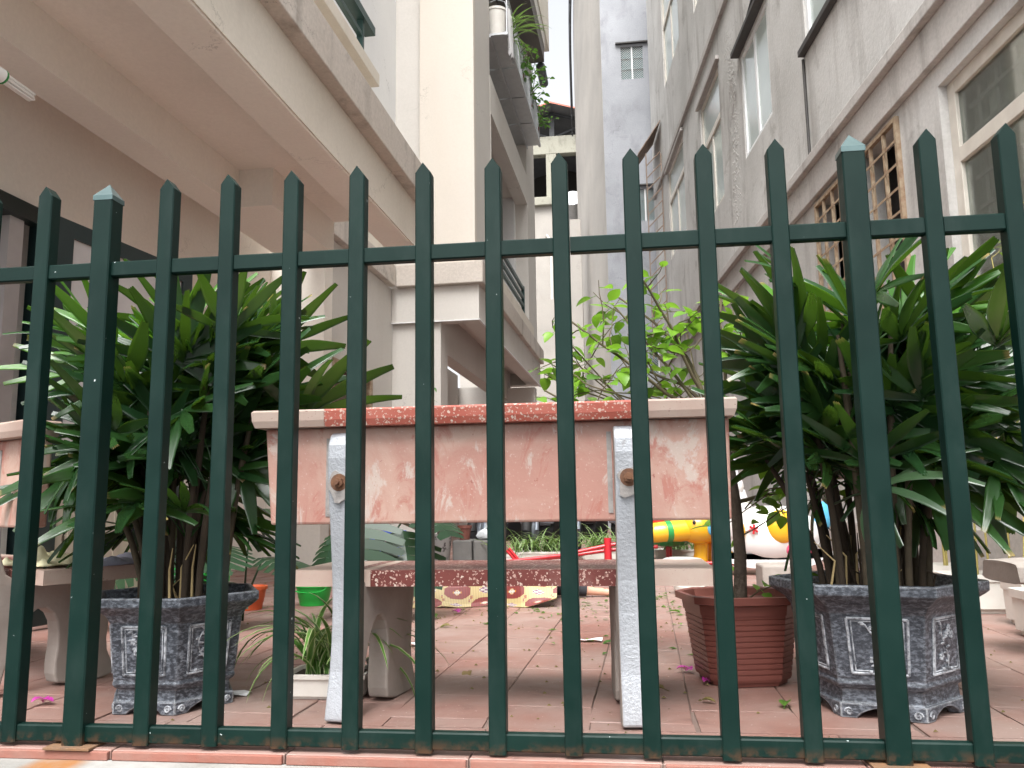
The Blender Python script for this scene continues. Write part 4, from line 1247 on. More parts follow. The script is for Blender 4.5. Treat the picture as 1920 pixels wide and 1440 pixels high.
for p, d, L in starts:
    pts = wander(R_, p, d, L, 7, .25, .03)
    limb([tuple(q) for q in pts], .007, .003, bush, 'branch', 'twig', 6)
    nl += leafy(R_, pts, bush, BL, .06, start=2)
    for j in range(3):
        i = R_.randint(3, 6)
        tw = wander(R_, pts[i], (pts[i] - pts[i - 1]) + Vector((R_.uniform(-.12, .12), R_.uniform(-.1, .1), R_.uniform(-.05, .08))), R_.uniform(.12, .24), 5, .4, -.02)
        limb([tuple(q) for q in tw], .0028, .0012, bush, 'branch', 'twig', 5)
        nl += leafy(R_, tw, bush, BL, .045)
for k in range(16):   # leafy twigs filling the crown
    p = Vector((R_.uniform(-.56, .05), R_.uniform(.0, .35), R_.uniform(.86, 1.12)))
    tw = wander(R_, p, (R_.uniform(-1, 1), R_.uniform(-.6, .6), R_.uniform(-.1, .9)), R_.uniform(.14, .24), 5, .35, .0)
    limb([tuple(q) for q in [Vector((p.x * .6, p.y * .8 + .02, .84))] + tw], .003, .0012, bush, 'branch', 'twig', 5)
    nl += leafy(R_, tw, bush, BL, .022, (.8, 1.25))
# low drooping shoots beside the trunk
for p, d, L in (((.03, -.02, .50), (.5, -.3, .35), .30), ((.02, 0, .42), (.8, -.1, .3), .26), ((.03, -.03, .24), (.4, -.3, .8), .22), ((.03, -.02, .60), (.8, -.2, .2), .3), ((-.02, -.03, .24), (-.3, .2, .6), .12), ((-.35, .05, .80), (-.6, 0, -.5), .32), ((-.5, .08, .82), (-.3, 0, -.8), .40), ((-.3, .15, .75), (.1, 0, -1), .35), ((-.2, .1, .86), (-1, -.1, .1), .42), ((-.3, .1, .92), (-1, -.1, .2), .30)):
    tw = wander(R_, p, d, L, 6, .35, -.05)
    limb([tuple(q) for q in tw], .0026, .0012, bush, 'branch', 'twig', 5)
    nl += leafy(R_, tw, bush, BL, .036, (.6, 1.0))
print('BUSH LEAVES', nl)
place(bush, (.345, 2.62, 0))

# ------------------------------------------------------------------ spider plant in a low white trough
def strap_leaf(name, mat, L, w, droop, seg=9): 
    vs, fs, al, ac = [], [], [], []
    blade(vs, fs, al, ac, Vector((0, 0, 0)), Vector((.55, 0, 1)), Vector((-1, 0, .3)), L, w, droop, seg, 'taper', 0, 1, 0, .35)
    return attr_mesh(name, vs, fs, al, ac, mat)
SL = [strap_leaf('leaf', 'spider_leaf', .24 + .03 * i, .019 + .003 * (i % 2), 1.5 + .6 * i) for i in range(4)]
def trough(root, w, d, h, mat='white_plastic', flare=.012):
    mb = MB()
    def rr(hw, hd, z): 
        c = min(hw, hd) * .18
        return [(-hw + c, -hd, z), (hw - c, -hd, z), (hw, -hd + c, z), (hw, hd - c, z), (hw - c, hd, z), (-hw + c, hd, z), (-hw, hd - c, z), (-hw, -hd + c, z)]
    mb.loft([rr(w / 2 - flare, d / 2 - flare, .001), rr(w / 2 - flare + .002, d / 2 - flare + .002, h * .12), rr(w / 2 - .004, d / 2 - .004, h * .12 + .001), rr(w / 2 - .001, d / 2 - .001, h * .8), rr(w / 2 + .006, d / 2 + .006, h * .82),
             rr(w / 2 + .007, d / 2 + .007, h), rr(w / 2 - .002, d / 2 - .002, h), rr(w / 2 - .008, d / 2 - .008, h * .75)])
    mb.build('trough', mat, root, 35)
    s_ = MB(); s_.add(rr(w / 2 - .006, d / 2 - .006, h * .86), [tuple(range(8))]); s_.build('soil', 'soil', root)
sp = thing('spider_plant', 'striped spider plant in a low white trough beside the bench leg', 'potted plant')
trough(sp, .22, .14, .068)
R_ = random.Random(9)
for k in range(60):
    a = R_.uniform(0, 6.28); inst(R_.choice(SL), 'leaf', sp, (R_.uniform(-.06, .06), R_.uniform(-.035, .035), .058), (R_.uniform(-.25, .25), R_.uniform(-.45, .3), a), R_.uniform(.85, 1.35))
place(sp, (-.825, 2.345, 0))
cp = thing('clay_pot', 'rough brown clay pot lying behind the bench leg', 'pot')
mb = MB(); mb.lathe([(.03, .001), (.045, .02), (.052, .05), (.050, .075), (.055, .088), (.047, .088), (.042, .05)], 18); mb.build('pot_body', 'raw_concrete', cp, 40)
mb = MB(); mb.lathe([(.046, .07), (.01, .075)], 12, cap=(False, True)); mb.build('soil', 'soil', cp)
place(cp, (-.685, 2.40, 0))

# ------------------------------------------------------------------ bamboo in white planters by the grey building
BAM = [simple_leaf('leaf', 'bamboo_leaf', .075 + .01 * i, .011, .5 + .4 * i, 'lance', .3, 5, 1, .004) for i in range(3)]
def bamboo(label, loc, n, h, seed, pw=.42, pd=.22, leafn=1.0):
    R_ = random.Random(seed)
    t = thing('potted_bamboo', label, 'potted plant', group='bamboo planters along the grey building')
    trough(t, pw, pd, .175, flare=.02)
    tot = 0
    for k in range(n):
        x, y = R_.uniform(-pw * .4, pw * .4), R_.uniform(-pd * .3, pd * .3)
        hh = h * R_.uniform(.6, 1.05)
        pts = wander(R_, (x, y, .15), (R_.uniform(-.06, .06), R_.uniform(-.06, .06), 1), hh, 8, .04)
        limb([tuple(q) for q in pts], .0055, .002, t, 'cane', 'bamboo_cane', 6)
        for j in range(int(9 * leafn)):
            i = R_.randint(3, 8)
            d = Vector((R_.uniform(-1, 1), R_.uniform(-1, 1), R_.uniform(0, .8)))
            tw = wander(R_, pts[i], d, R_.uniform(.1, .22), 3, .3, -.05)
            limb([tuple(q) for q in tw], .0012, .0006, t, 'branch', 'bamboo_cane', 4)
            for q in tw[1:]:
                if tot > 285: break
                for _ in range(2):
                    inst(R_.choice(BAM), 'leaf', t, q, leaf_rot(R_, d, R_.uniform(-.7, .4)), R_.uniform(.7, 1.15)); tot += 1
    place(t, loc)
    return t
bamboo('feathery bamboo in a cream trough under the big window', (1.80, 3.72, 0), 12, 1.6, 3, leafn=1.4)
bamboo('thin yellow-caned bamboo in the cream trough beyond the big window', (1.70, 4.20, 0), 7, 1.3, 4, leafn=.8)
bamboo('sparse young bamboo nearest to the barred windows', (1.62, 4.75, 0), 6, 1.2, 6, leafn=.7)
HB = [simple_leaf('leaf', 'herb_leaf', .05, .028, .6), simple_leaf('leaf', 'herb_leaf', .04, .02, .9)]
hb = thing('herb_planter', 'small leafy herb in a white trough in front of the stone seat', 'potted plant')
trough(hb, .42, .20, .175, flare=.02)
R_ = random.Random(12)
for k in range(60):
    inst(R_.choice(HB), 'leaf', hb, (R_.uniform(-.19, .19), R_.uniform(-.08, .08), R_.uniform(.16, .27)), leaf_rot(R_, Vector((R_.uniform(-1, 1), R_.uniform(-1, 1), 0))), R_.uniform(.6, 1.1))
place(hb, (1.70, 3.42, 0))

# ------------------------------------------------------------------ monstera, crates and things along the left side
def monstera_mesh(seed, L=.2):
    R_ = random.Random(seed)
    vs, fs, al, ac = [], [], [], []
    n = 14
    # outline with deep slits: fingers either side of the midrib
    for s_ in (-1, 1):
        for k in range(7):
            t0, t1 = k / 7, (k + .80) / 7
            w0 = .62 * math.sin(math.pi * min(1, .12 + t0 * .86)) ** .7 * L; w1 = .62 * math.sin(math.pi * min(1, .12 + t1 * .86)) ** .7 * L
            x0, x1 = t0 * L - .03 * L, t1 * L - .03 * L
            tipx = (x0 + x1) / 2 + .12 * L
            o = len(vs)
            inner = [(x0, 0), (x1 + .2 / 7 * L, 0)]
            P = [(x0, 0), (x0 + .04 * L, s_ * w0 * .5), (tipx - .05 * L, s_ * max(w0, w1)), (tipx + .03 * L, s_ * max(w0, w1) * .95), (x1 + .06 * L, s_ * w1 * .5), (x1 + .2 / 7 * L, 0)]
            for x, y in P:
                r = abs(y) / L
                vs.append((x, y, -.25 * r * r * L * 2 - .25 * (x / L) ** 2 * L + .12 * r * L)); al.append(x / L); ac.append(0)
            fs.append(tuple(range(o, o + 6)) if s_ > 0 else tuple(range(o, o + 6))[::-1])
    tb = MB(); tb.tube([(-.35 * L * 2.2, 0, -.45), (-.3 * L, 0, -.15), (-.02 * L, 0, .0)], [.006, .005, .004], 6)
    o = len(vs); vs += tb.v; fs += [tuple(i + o for i in f) for f in tb.f]; al += [0] * len(tb.v); ac += [0] * len(tb.v)
    return attr_mesh('leaf', vs, fs, al, ac, 'monstera_leaf')
MON = [monstera_mesh(1, .22), monstera_mesh(2, .27), monstera_mesh(3, .18)]
def monstera(label, loc, spots):
    t = thing('monstera', label, 'potted plant', group='monstera plants')
    mb = MB(); mb.lathe([(.10, .001), (.13, .16), (.14, .165), (.14, .18), (.125, .18), (.12, .14)], 20); mb.build('pot', 'raw_concrete', t, 40)
    mb = MB(); mb.lathe([(.122, .15), (.02, .16)], 14, cap=(False, True)); mb.build('soil', 'soil', t)
    for k, (x, y, z, az, el, s_) in enumerate(spots):
        inst(MON[k % 3], 'leaf', t, (x, y, z), Matrix.Rotation(az, 3, 'Z') @ Matrix.Rotation(-el, 3, 'Y'), s_)
    place(t, loc)
monstera('dark monstera with split leaves behind the left palm pot', (-1.93, 3.70, 0),
         [(-.1, -.1, .42, -2.2, .2, 1.0), (.12, -.12, .36, -1.2, -.1, 1.1), (.25, -.05, .44, -.6, .2, .9), (.02, -.15, .24, -1.5, -.5, 1.2), (-.2, -.12, .27, -2.4, -.3, 1.0), (.2, -.16, .20, -1.1, -.4, 1.0), (.05, 0, .5, -1.5, .4, .9), (.32, -.05, .30, -.3, 0, 1), (-.3, .05, .4, 2.9, .1, 1), (.1, .1, .5, .8, .3, 1)])
monstera('dark monstera under the bench back, left of the bench support', (-1.17, 3.95, 0),
         [(-.02, -.1, .50, -1.7, -1.05, 1.5), (.14, -.05, .40, -1.1, -.8, 1.2), (-.16, -.1, .40, -2.2, -.9, 1.3), (.04, -.12, .30, -1.4, -.9, 1.1), (.18, .0, .52, -.5, -.3, 1), (-.18, .0, .52, 2.9, .0, 1)])
def bucket(name, label, mat, loc, r0, r1, h, cat, sq=False):
    t = thing(name, label, cat)
    mb = MB()
    if sq: mb.loft([oct_ring(r, r * .25, z) for r, z in ((r0, .001), (r1, h * .86), (r1 + .008, h * .87), (r1 + .009, h), (r1 - .003, h), (r0 - .004, .012))])
    else: mb.lathe([(r0, .001), (r0 + (r1 - r0) * .3, h * .3), (r0 + (r1 - r0) * .3 + .002, h * .32), (r1, h * .86), (r1 + .007, h * .87), (r1 + .008, h), (r1 - .003, h), (r0 - .003, .01)], 24)
    mb.build('tub', mat, t, 35)
    hd = MB(); hd.tube([((r1 + .006) * math.cos(a), .01, h * .9 - (r1 + .01) * .3 * math.sin(a)) for a in [math.pi * i / 10 for i in range(11)]], .003, 5)
    hd.v = [(x, y - r1 - .002, z) for x, y, z in hd.v]
    hd.build('handle', mat, t, 60)
    place(t, loc)
bucket('bucket', 'bright green plastic bucket beyond the spider plant', 'green_plastic', (-1.66, 4.42, 0), .075, .095, .115, 'bucket')
bucket('crate', 'bright green plastic crate behind the left palm', 'green_plastic', (-2.40, 4.45, .001), .17, .18, .21, 'crate', True)
bucket('plant_pot', 'small orange plastic pot right behind the left slate pot', 'orange_plastic', (-1.93, 4.22, 0), .06, .08, .12, 'pot')

# ------------------------------------------------------------------ patterned mat over a lying person
def make_mat():
    mb = MB(); nu, nv = 150, 70
    u0, u1 = -1.30, -.335
    W_ = .62
    def P(i, j):
        u = u0 + (u1 - u0) * i / nu
        v = j / nv                                  # 0 near edge on floor, 1 over the top
        sk = .045 * math.sin(u * 7) + .02 * math.sin(u * 17)
        prof = [(0, .004), (.018, .022), (.034, .062), (.052, .105), (.09, .145), (.17, .168), (.30, .172), (.42, .155)]
        s_ = v * (len(prof) - 1); k = min(int(s_), len(prof) - 2); q = s_ - k
        y = prof[k][0] * (1 - q) + prof[k + 1][0] * q; z = prof[k][1] * (1 - q) + prof[k + 1][1] * q
        lift = max(0, (u - (-.52)) / .185)
        z = z * (1 - .30 * lift) + .05 * lift ** 2 * (1 - v) + .006 * math.sin(u * 26 + v * 5)
        y = y + sk * (1 - v) + .05 * lift * (1 - v)
        return (u, 4.29 + y, max(z, .004))
    G = [[P(i, j) for j in range(nv + 1)] for i in range(nu + 1)]
    flat = [p for c in G for p in c]
    k = nv + 1
    def col(i, j):
        cu, cv = 22, 17                             # pattern cell in quads
        a = (i + 8) // cu; b = (j + 2) // cv
        x = ((i + 8) % cu) / cu - .5; y = ((j + 2) % cv) / cv - .5
        X, Y = abs(x), abs(y)
        if (a + b) % 2 == 0:
            if max(X, Y, (X + Y) * .68) < .485:
                s_ = X * 1.0 + Y
                if max(X, Y) < .05: return 3
                if s_ < .17 or (X < .05 and Y < .16) or (Y < .06 and X < .15): return 2 if (int(X * 28) + int(Y * 14)) % 2 else 3
                return 1
            return 0
        s_ = (int(X * 22) + int(Y * 12))
        if X < .20 and Y < .24 and X + Y < .28: return 4 if s_ % 2 == 0 else 3
        if X > .44 and Y > .30: return 4 if s_ % 2 else 2
        return 0
    mb.v = flat
    for i in range(nu):
        for j in range(nv):
            mb.f.append((i * k + j, (i + 1) * k + j, (i + 1) * k + j + 1, i * k + j + 1)); mb.m.append(col(i, j))
    o = len(mb.v); mb.v += [(x, y + .002, z - .003) for x, y, z in flat]
    for f in list(mb.f):
        mb.f.append(tuple(q + o for q in f[::-1])); mb.m.append(0)
    ob = mb.build('woven_mat', ['mat_cream', 'mat_red', 'mat_yellow', 'mat_white', 'mat_purple'], None, 80)
    return tag(ob, 'woven mat with red, yellow and white pattern spread over a lying person', 'mat')
make_mat()
def make_person():
    root = thing('person', 'person in dark clothing lying under the patterned mat, one forearm showing', 'person', (-.8, 4.62, 0))
    V = [(-.95, 0, .075), (-.72, 0, .078), (-.45, 0, .08), (-.32, -.02, .07), (-.16, -.10, .07), (-.04, -.13, .05), (.09, -.11, .033), (.15, -.10, .027), (.19, -.098, .022),
         (-.30, .05, .075), (-.22, .09, .08),
         (-1.1, -.05, .06), (-1.1, .05, .06)]
    E_ = [(0, 1), (1, 2), (2, 3), (3, 4), (4, 5), (5, 6), (6, 7), (7, 8), (2, 9), (9, 10), (0, 11), (0, 12)]
    Rr = [.068, .07, .072, .05, .040, .034, .024, .022, .024, .04, .06, .05, .05]
    # fingers, thumb
    fin = [((.195, -.082), (.225, -.074), (.248, -.072)), ((.200, -.092), (.235, -.088), (.262, -.088)), ((.200, -.102), (.236, -.102), (.263, -.104)), ((.197, -.112), (.228, -.116), (.250, -.120))]
    for f in fin:
        prev = 8
        for q, (x, y) in enumerate(f):
            V.append((x, y, (.022, .020, .009)[q])); Rr.append((.0105, .0085, .007)[q]); E_.append((prev, len(V) - 1)); prev = len(V) - 1
    V += [(.165, -.078, .022), (.190, -.062, .014), (.208, -.056, .009)]; Rr += [.011, .009, .0075]
    n = len(V); E_ += [(7, n - 3), (n - 3, n - 2), (n - 2, n - 1)]
    me = bpy.data.meshes.new('body'); me.from_pydata(V, E_, [])
    o = bpy.data.objects.new('body', me); COL.objects.link(o); o.parent = root
    me.materials.append(MATS['skin'])
    sk = o.modifiers.new('skin', 'SKIN'); sk.use_smooth_shade = True
    for i, d in enumerate(me.skin_vertices[0].data):
        d.radius = (Rr[i], Rr[i]); d.use_root = (i == 0)
    ss = o.modifiers.new('sub', 'SUBSURF'); ss.levels = 2; ss.render_levels = 2
    # sleeve
    cb = MB(); P_ = [(-.36, -.01, .075), (-.20, -.075, .066), (-.07, -.122, .056), (.06, -.115, .042)]
    cb.tube([(x - .8, y + 4.62, z) for x, y, z in P_], [.062, .052, .046, .038], 14)
    cb.build('sleeve', 'dark_fabric', root, 60)
    root.location = (-.27, 4.90, 0)
    root.rotation_euler = (0, 0, rad(4))
make_person()

# ------------------------------------------------------------------ far side of the courtyard: pots, blocks, plant bed
def block(label, x0, x1, y0, y1, z0, z1, mat='stone_block', grp='concrete blocks at the far bed'):
    mb = MB(); mb.box(x0, x1, y0, y1, z0, z1); o = mb.build('concrete_block', mat, None, bevel=.012)
    return tag(o, label, 'block', grp)
block('grey concrete block under the brown pot', -1.50, -1.325, 7.4, 7.7, .001, .21)
block('grey concrete block under the plastic bag', -1.315, -1.13, 7.42, 7.7, .001, .205)
t = thing('stone_pot', 'tall speckled dark stone pot holding a crooked small tree', 'potted plant')
mb = MB(); mb.lathe([(.075, .001), (.085, .04), (.10, .20), (.105, .265), (.098, .27), (.085, .22)], 20); mb.build('pot', 'speckled_stone', t, 40)
mb = MB(); mb.lathe([(.09, .24), (.01, .25)], 14, cap=(False, True)); mb.build('soil', 'soil', t)
R_ = random.Random(31)
tr = [Vector(p) for p in ((0, 0, .24), (.03, 0, .6), (-.03, 0, .95), (.02, 0, 1.2), (-.04, 0, 1.36))]
limb([tuple(p) for p in tr], .03, .008, t, 'trunk', 'bark', 8)
SLF = [simple_leaf('leaf', 'herb_leaf', .10, .022, 1.0, 'lance', .3, 5), simple_leaf('leaf', 'herb_leaf', .085, .02, 1.4, 'lance', .3, 5)]
for d, L, p in (((-1, 0, .1), .32, tr[3]), ((-.5, 0, 1), .3, tr[4]), ((-1, -.2, -.1), .3, tr[4]), ((.6, 0, .3), .22, tr[3]), ((-.8, 0, .5), .26, tr[4])):
    pts = wander(R_, p, d, L, 6, .3)
    limb([tuple(q) for q in pts], .008, .003, t, 'branch', 'bark', 6)
    leafy(R_, pts, t, SLF, .028, (.7, 1.2), 2)
place(t, (-1.59, 7.30, 0))
t = thing('plant_pot', 'small brown plastic pot standing on a concrete block', 'pot')
mb = MB(); mb.lathe([(.045, .001), (.06, .10), (.066, .102), (.067, .128), (.06, .128), (.05, .05)], 20); mb.build('pot_body', 'brown_plastic', t, 40)
mb = MB(); mb.lathe([(.055, .09), (.01, .10)], 12, cap=(False, True)); mb.build('soil', 'soil', t)
place(t, (-1.405, 7.5, .211))
t = thing('plastic_bag', 'crumpled clear plastic bag on a concrete block', 'bag')
mb = MB(); R_ = random.Random(3); rings = []
for i in range(8):
    th = math.pi * (i + .5) / 8 - math.pi / 2
    rings.append([(.085 * math.cos(th) * math.cos(a) * R_.uniform(.85, 1.15), .06 * math.cos(th) * math.sin(a) * R_.uniform(.85, 1.15), .05 + .05 * math.sin(th) * R_.uniform(.85, 1.1)) for a in [2 * math.pi * j / 12 for j in range(12)]])
mb.loft(rings); mb.build('bag_body', 'bag_plastic', t, 30)
mb = MB(); mb.tube([(0, 0, .095), (.01, 0, .12), (.03, 0, .15)], [.012, .01, .03], 8); mb.build('bag_neck', 'bag_plastic', t, 60)
place(t, (-1.22, 7.52, .205))
t = thing('stool', 'blue plastic stool partly hidden behind the monstera', 'stool')
mb = MB(); mb.box(-.12, .12, -.12, .12, .30, .325); mb.build('seat', 'blue_plastic', t, bevel=.008)
for sx in (-1, 1):
    for sy in (-1, 1):
        q = MB(); q.loft([[(sx * .12 + a, sy * .12 + b, z) for a, b in ((-.02, -.02), (.02, -.02), (.02, .02), (-.02, .02))] if z < .1 else [(sx * .09 + a, sy * .09 + b, z) for a, b in ((-.03, -.03), (.03, -.03), (.03, .03), (-.03, .03))] for z in (.001, .2995)]); q.build('leg', 'blue_plastic', t)
place(t, (-1.86, 6.6, 0))
GR = [strap_leaf('leaf', 'spider_leaf', .24 + .03 * i, .013, 1.4 + .6 * i, 6) for i in range(3)]
def grass_bed(label, loc, w, d, n, seed):
    R_ = random.Random(seed); t = thing('spider_plant_bed', label, 'potted plant', group='spider plant troughs at the far bed')
    trough(t, w, d, .09)
    for k in range(n): inst(R_.choice(GR), 'leaf', t, (R_.uniform(-w / 2.3, w / 2.3), R_.uniform(-d / 2.6, d / 2.6), .075), (R_.uniform(-.3, .3), R_.uniform(-.3, .4), R_.uniform(0, 6.28)), R_.uniform(.9, 1.5))
    place(t, loc)
grass_bed('white trough of spider plants left of the red frame post', (-.70, 7.75, 0), .62, .24, 120, 1)
grass_bed('white trough of spider plants behind the red frame post', (-.05, 7.9, 0), .62, .24, 120, 2)
grass_bed('white trough of spider plants under the yellow elephant', (.62, 7.95, 0), .62, .24, 100, 3)
grass_bed('small white trough with short spider plant beside the blocks', (-1.0, 7.3, 0), .22, .16, 22, 4)

# red tube play frame
t = thing('play_frame', 'red tubular seesaw frame with a blue disc beyond the bench', 'play equipment', (-.1, 7.0, 0))
def tb(name, mat, pts, r, par=t, n=10): 
    q = MB(); q.tube(pts, r, n); return q.build(name, mat, par, 60)
tb('post', 'toy_red', [(-.11, 7.0, 0), (-.11, 7.0, .235)], .032)
tb('bar', 'toy_red', [(-.95, 6.75, .06), (-.5, 6.9, .10), (-.11, 7.0, .175), (.25, 7.0, .22)], .016)
tb('bar', 'toy_red', [(-.95, 6.95, .05), (-.5, 7.05, .08), (-.11, 7.1, .13), (.3, 7.05, .16)], .016)
tb('handle', 'toy_red', [(-.86, 6.82, .07), (-.93, 6.82, .15), (-.91, 6.82, .165), (-.83, 6.82, .07)], .012)
tb('handle', 'toy_red', [(-.44, 6.93, .10), (-.49, 6.93, .24), (-.46, 6.93, .25), (-.40, 6.93, .12)], .012)
tb('brace', 'toy_red', [(-.06, 6.95, .02), (.12, 6.98, .19)], .02)
tb('foot_bar', 'toy_red', [(-.3, 6.4, .02), (.75, 6.3, .02)], .02)
q = MB(); q.ell((-.02, 6.96, .15), (.018, .06, .13), 16, 10); q.build('disc', 'toy_blue', t, 60)

# yellow elephant spring rider
t = thing('elephant_rider', 'yellow elephant ride-on toy with blue ears and long trunk', 'toy', (.6, 7.3, 0))
def el(name, mat, c, r, rot=None, par=t): 
    q = MB(); q.ell(c, r, 20, 12, rot); return q.build(name, mat, par, 80)
def smoothcap(name, mat, pts, rs, par=t, n=14):
    q = MB(); q.tube(pts, rs, n); return q.build(name, mat, par, 80)
body = el('body', 'toy_yellow', (.80, 7.3, .30), (.20, .14, .15))
hd = el('head', 'toy_yellow', (.64, 7.17, .31), (.15, .14, .14))
smoothcap('trunk', 'toy_yellow', [(.60, 7.16, .30), (.50, 7.13, .285), (.40, 7.10, .28), (.31, 7.08, .27), (.26, 7.07, .27)], [.10, .092, .085, .082, .05])
smoothcap('trunk_band', 'toy_green', [(.435, 7.11, .2825), (.395, 7.10, .2795)], [.091, .0895])
el('ear', 'toy_sky', (.765, 7.05, .33), (.075, .03, .10), Matrix.Rotation(.3, 3, 'Y'))
el('ear', 'toy_sky', (.70, 7.36, .36), (.05, .025, .08))
el('eye', 'bike_black', (.60, 7.035, .355), (.012, .008, .018))
el('eye', 'bike_black', (.55, 7.25, .365), (.008, .008, .014))
for x, y in ((.66, 7.22), (.70, 7.36), (.92, 7.24), (.92, 7.38)):
    smoothcap('leg', 'toy_yellow', [(x, y, .24), (x - .005, y, .10), (x - .01, y, .03)], [.055, .05, .055])
q = MB(); q.box(.52, 1.02, 7.15, 7.45, .001, .03); q.build('base', 'toy_red', t, bevel=.01)
el('saddle', 'toy_red', (.36, 7.18, .37), (.12, .08, .05))
t.scale = (1.15, 1.1, 1.0)
t = thing('flower_table', 'green ribbed saucer table on a red post beneath the elephant trunk', 'play equipment', (.42, 7.6, 0))
q = MB(); n = 40
q.loft([[((.42 + r * (1 + .06 * (k % 2)) * math.cos(2 * math.pi * k / n)), 7.6 + r * (1 + .06 * (k % 2)) * math.sin(2 * math.pi * k / n), z) for k in range(n)] for r, z in ((.05, .13), (.16, .145), (.20, .20), (.21, .215), (.19, .215), (.1, .18))])
q.build('saucer', 'toy_green', t, 30)
tb('post', 'toy_red', [(.42, 7.6, .001), (.42, 7.6, .129)], .03, t)
t = thing('ride_car', 'low yellow and white ride-on toy car with a black stripe', 'toy', (.45, 6.6, 0))
q = MB(); q.prism(smooth_poly([(.30, .02), (.62, .02), (.64, .06), (.60, .095), (.35, .10), (.29, .06)], 2), 1, 6.5, 6.72); q.build('body', 'toy_white', t, bevel=.008)
q = MB(); q.prism(smooth_poly([(.31, .045), (.40, .045), (.41, .08), (.34, .085)], 1), 1, 6.494, 6.4995); q.build('side_panel', 'toy_yellow', t)
q = MB(); q.box(.42, .58, 6.495, 6.4998, .055, .08); q.build('stripe', 'bike_black', t)
for x in (.36, .56):
    q = MB(); q.tube([(x, 6.47, .03), (x, 6.498, .03)], .028, 14); q.build('wheel', 'rubber', t, 40)

# big white ride-on animal
t = thing('white_rider', 'large white ride-on animal toy with yellow patch and red marks', 'toy', (1.08, 6.2, 0))
el('body', 'toy_white', (1.08, 6.25, .25), (.31, .17, .19), None, t)
smoothcap('neck', 'toy_white', [(.90, 6.22, .30), (.84, 6.2, .42), (.82, 6.18, .52)], [.13, .11, .10], t)
el('head', 'toy_white', (.80, 6.16, .56), (.11, .10, .10), None, t)
el('muzzle', 'toy_pink', (.70, 6.13, .53), (.05, .06, .045), None, t)
el('yellow_patch', 'toy_yellow', (1.12, 6.12, .30), (.10, .07, .11), None, t)
el('tail', 'toy_sky', (1.40, 6.25, .36), (.06, .05, .10), None, t)
el('yellow_patch', 'toy_yellow', (.86, 6.115, .28), (.04, .05, .07), None, t)
for a in range(3):
    an = a * 1.05 + .4
    q = MB(); q.tube([(.945 - .03 * math.cos(an), 6.082, .29 - .03 * math.sin(an)), (.945 + .03 * math.cos(an), 6.082, .29 + .03 * math.sin(an))], .007, 6); q.build('red_mark', 'toy_red', t)
q = MB(); q.prism(smooth_poly([(.74, .10), (1.40, .10), (1.46, .16), (1.40, .13), (1.3, .04), (.85, .04), (.72, .14)], 2), 1, 6.14, 6.34); q.build('rocker', 'toy_white', t, bevel=.01)
el('pink_patch', 'toy_pink', (1.22, 6.13, .17), (.09, .06, .06), None, t)
t.scale = (1.12, 1.12, 1.12)
block('dark stone block with brick side in front of the white toy', .80, 1.0, 5.0, 5.25, .001, .155, 'raw_concrete')
bucket('bucket', 'white and green plastic bucket lying near the brown pot', 'white_plastic', (.385, 4.95, .0), .085, .10, .085, 'bucket')
t = thing('hose_reel', 'black rubber hose coil beside the dark block', 'hose', (.98, 4.75, 0))
q = MB(); q.tube([(.98 + .10 * math.cos(a * .35), 4.75 + .07 * math.sin(a * .35), .015 + a * .0008) for a in range(54)], .013, 7); q.build('coil', 'rubber', t, 60)
q = MB(); q.tube([(1.08, 4.75, .05), (1.02, 4.6, .12), (.95, 4.5, .10)], .013, 7); q.build('loose_end', 'rubber', t, 60)

# motor scooters parked at the back, extra ones added to darken the shaded gap
def scooter(label, loc, rz, col):
    t = thing('motor_scooter', label, 'scooter', group='scooters parked at the back')
    for x in (-.60, .60):
        q = MB()
        q.tube([(x + .22 * math.cos(a), 0, .27 + .22 * math.sin(a)) for a in [2 * math.pi * i / 22 for i in range(23)]], .05, 8); w_ = q.build('wheel', 'rubber', t, 60)
        q = MB(); q.tube([(x, -.05, .27), (x, .05, .27)], .12, 14); q.build('hub', 'bike_silver', w_, 40)
    q = MB(); q.prism(smooth_poly([(-.78, .60), (-.70, .72), (-.2, .70), (-.08, .45), (.25, .33), (.30, .30), (-.15, .27), (-.5, .40)], 2), 1, -.13, .13); q.build('body', col, t, bevel=.02)
    q = MB(); q.prism(smooth_poly([(.28, .30), (.36, .35), (.46, .85), (.40, .95), (.33, .90), (.24, .5)], 2), 1, -.17, .17); q.build('leg_shield', col, t, bevel=.02)
    q = MB(); q.prism(smooth_poly([(-.74, .725), (-.68, .80), (-.25, .79), (-.15, .72)], 2), 1, -.12, .12); q.build('seat', 'rubber', t, bevel=.02)
    q = MB(); q.prism(smooth_poly([(-.45, .16), (.22, .14), (.28, .30), (.10, .42), (-.40, .45)], 1), 1, -.16, .16); q.build('engine', 'rubber', t, bevel=.02)
    q = MB(); q.tube([(.46, .05, .85), (.60, .05, .27)], .025, 8); q.build('fork', 'bike_silver', t, 60)
    q = MB(); q.tube([(.30, -.33, .98), (.38, -.15, 1.0), (.42, 0, .97), (.38, .15, 1.0), (.30, .33, .98)], .016, 8); q.build('handlebar', 'bike_black', t, 60)
    q = MB(); q.ell((.46, 0, .92), (.07, .10, .07), 14, 8); q.build('headlight', 'bike_white', t, 80)
    q = MB(); q.prism(smooth_poly([(.38, .47), (.60, .55), (.80, .42), (.62, .505)], 1), 1, -.07, .07); q.build('mudguard', col, t)
    t.location = loc; t.rotation_euler = (0, 0, rz)
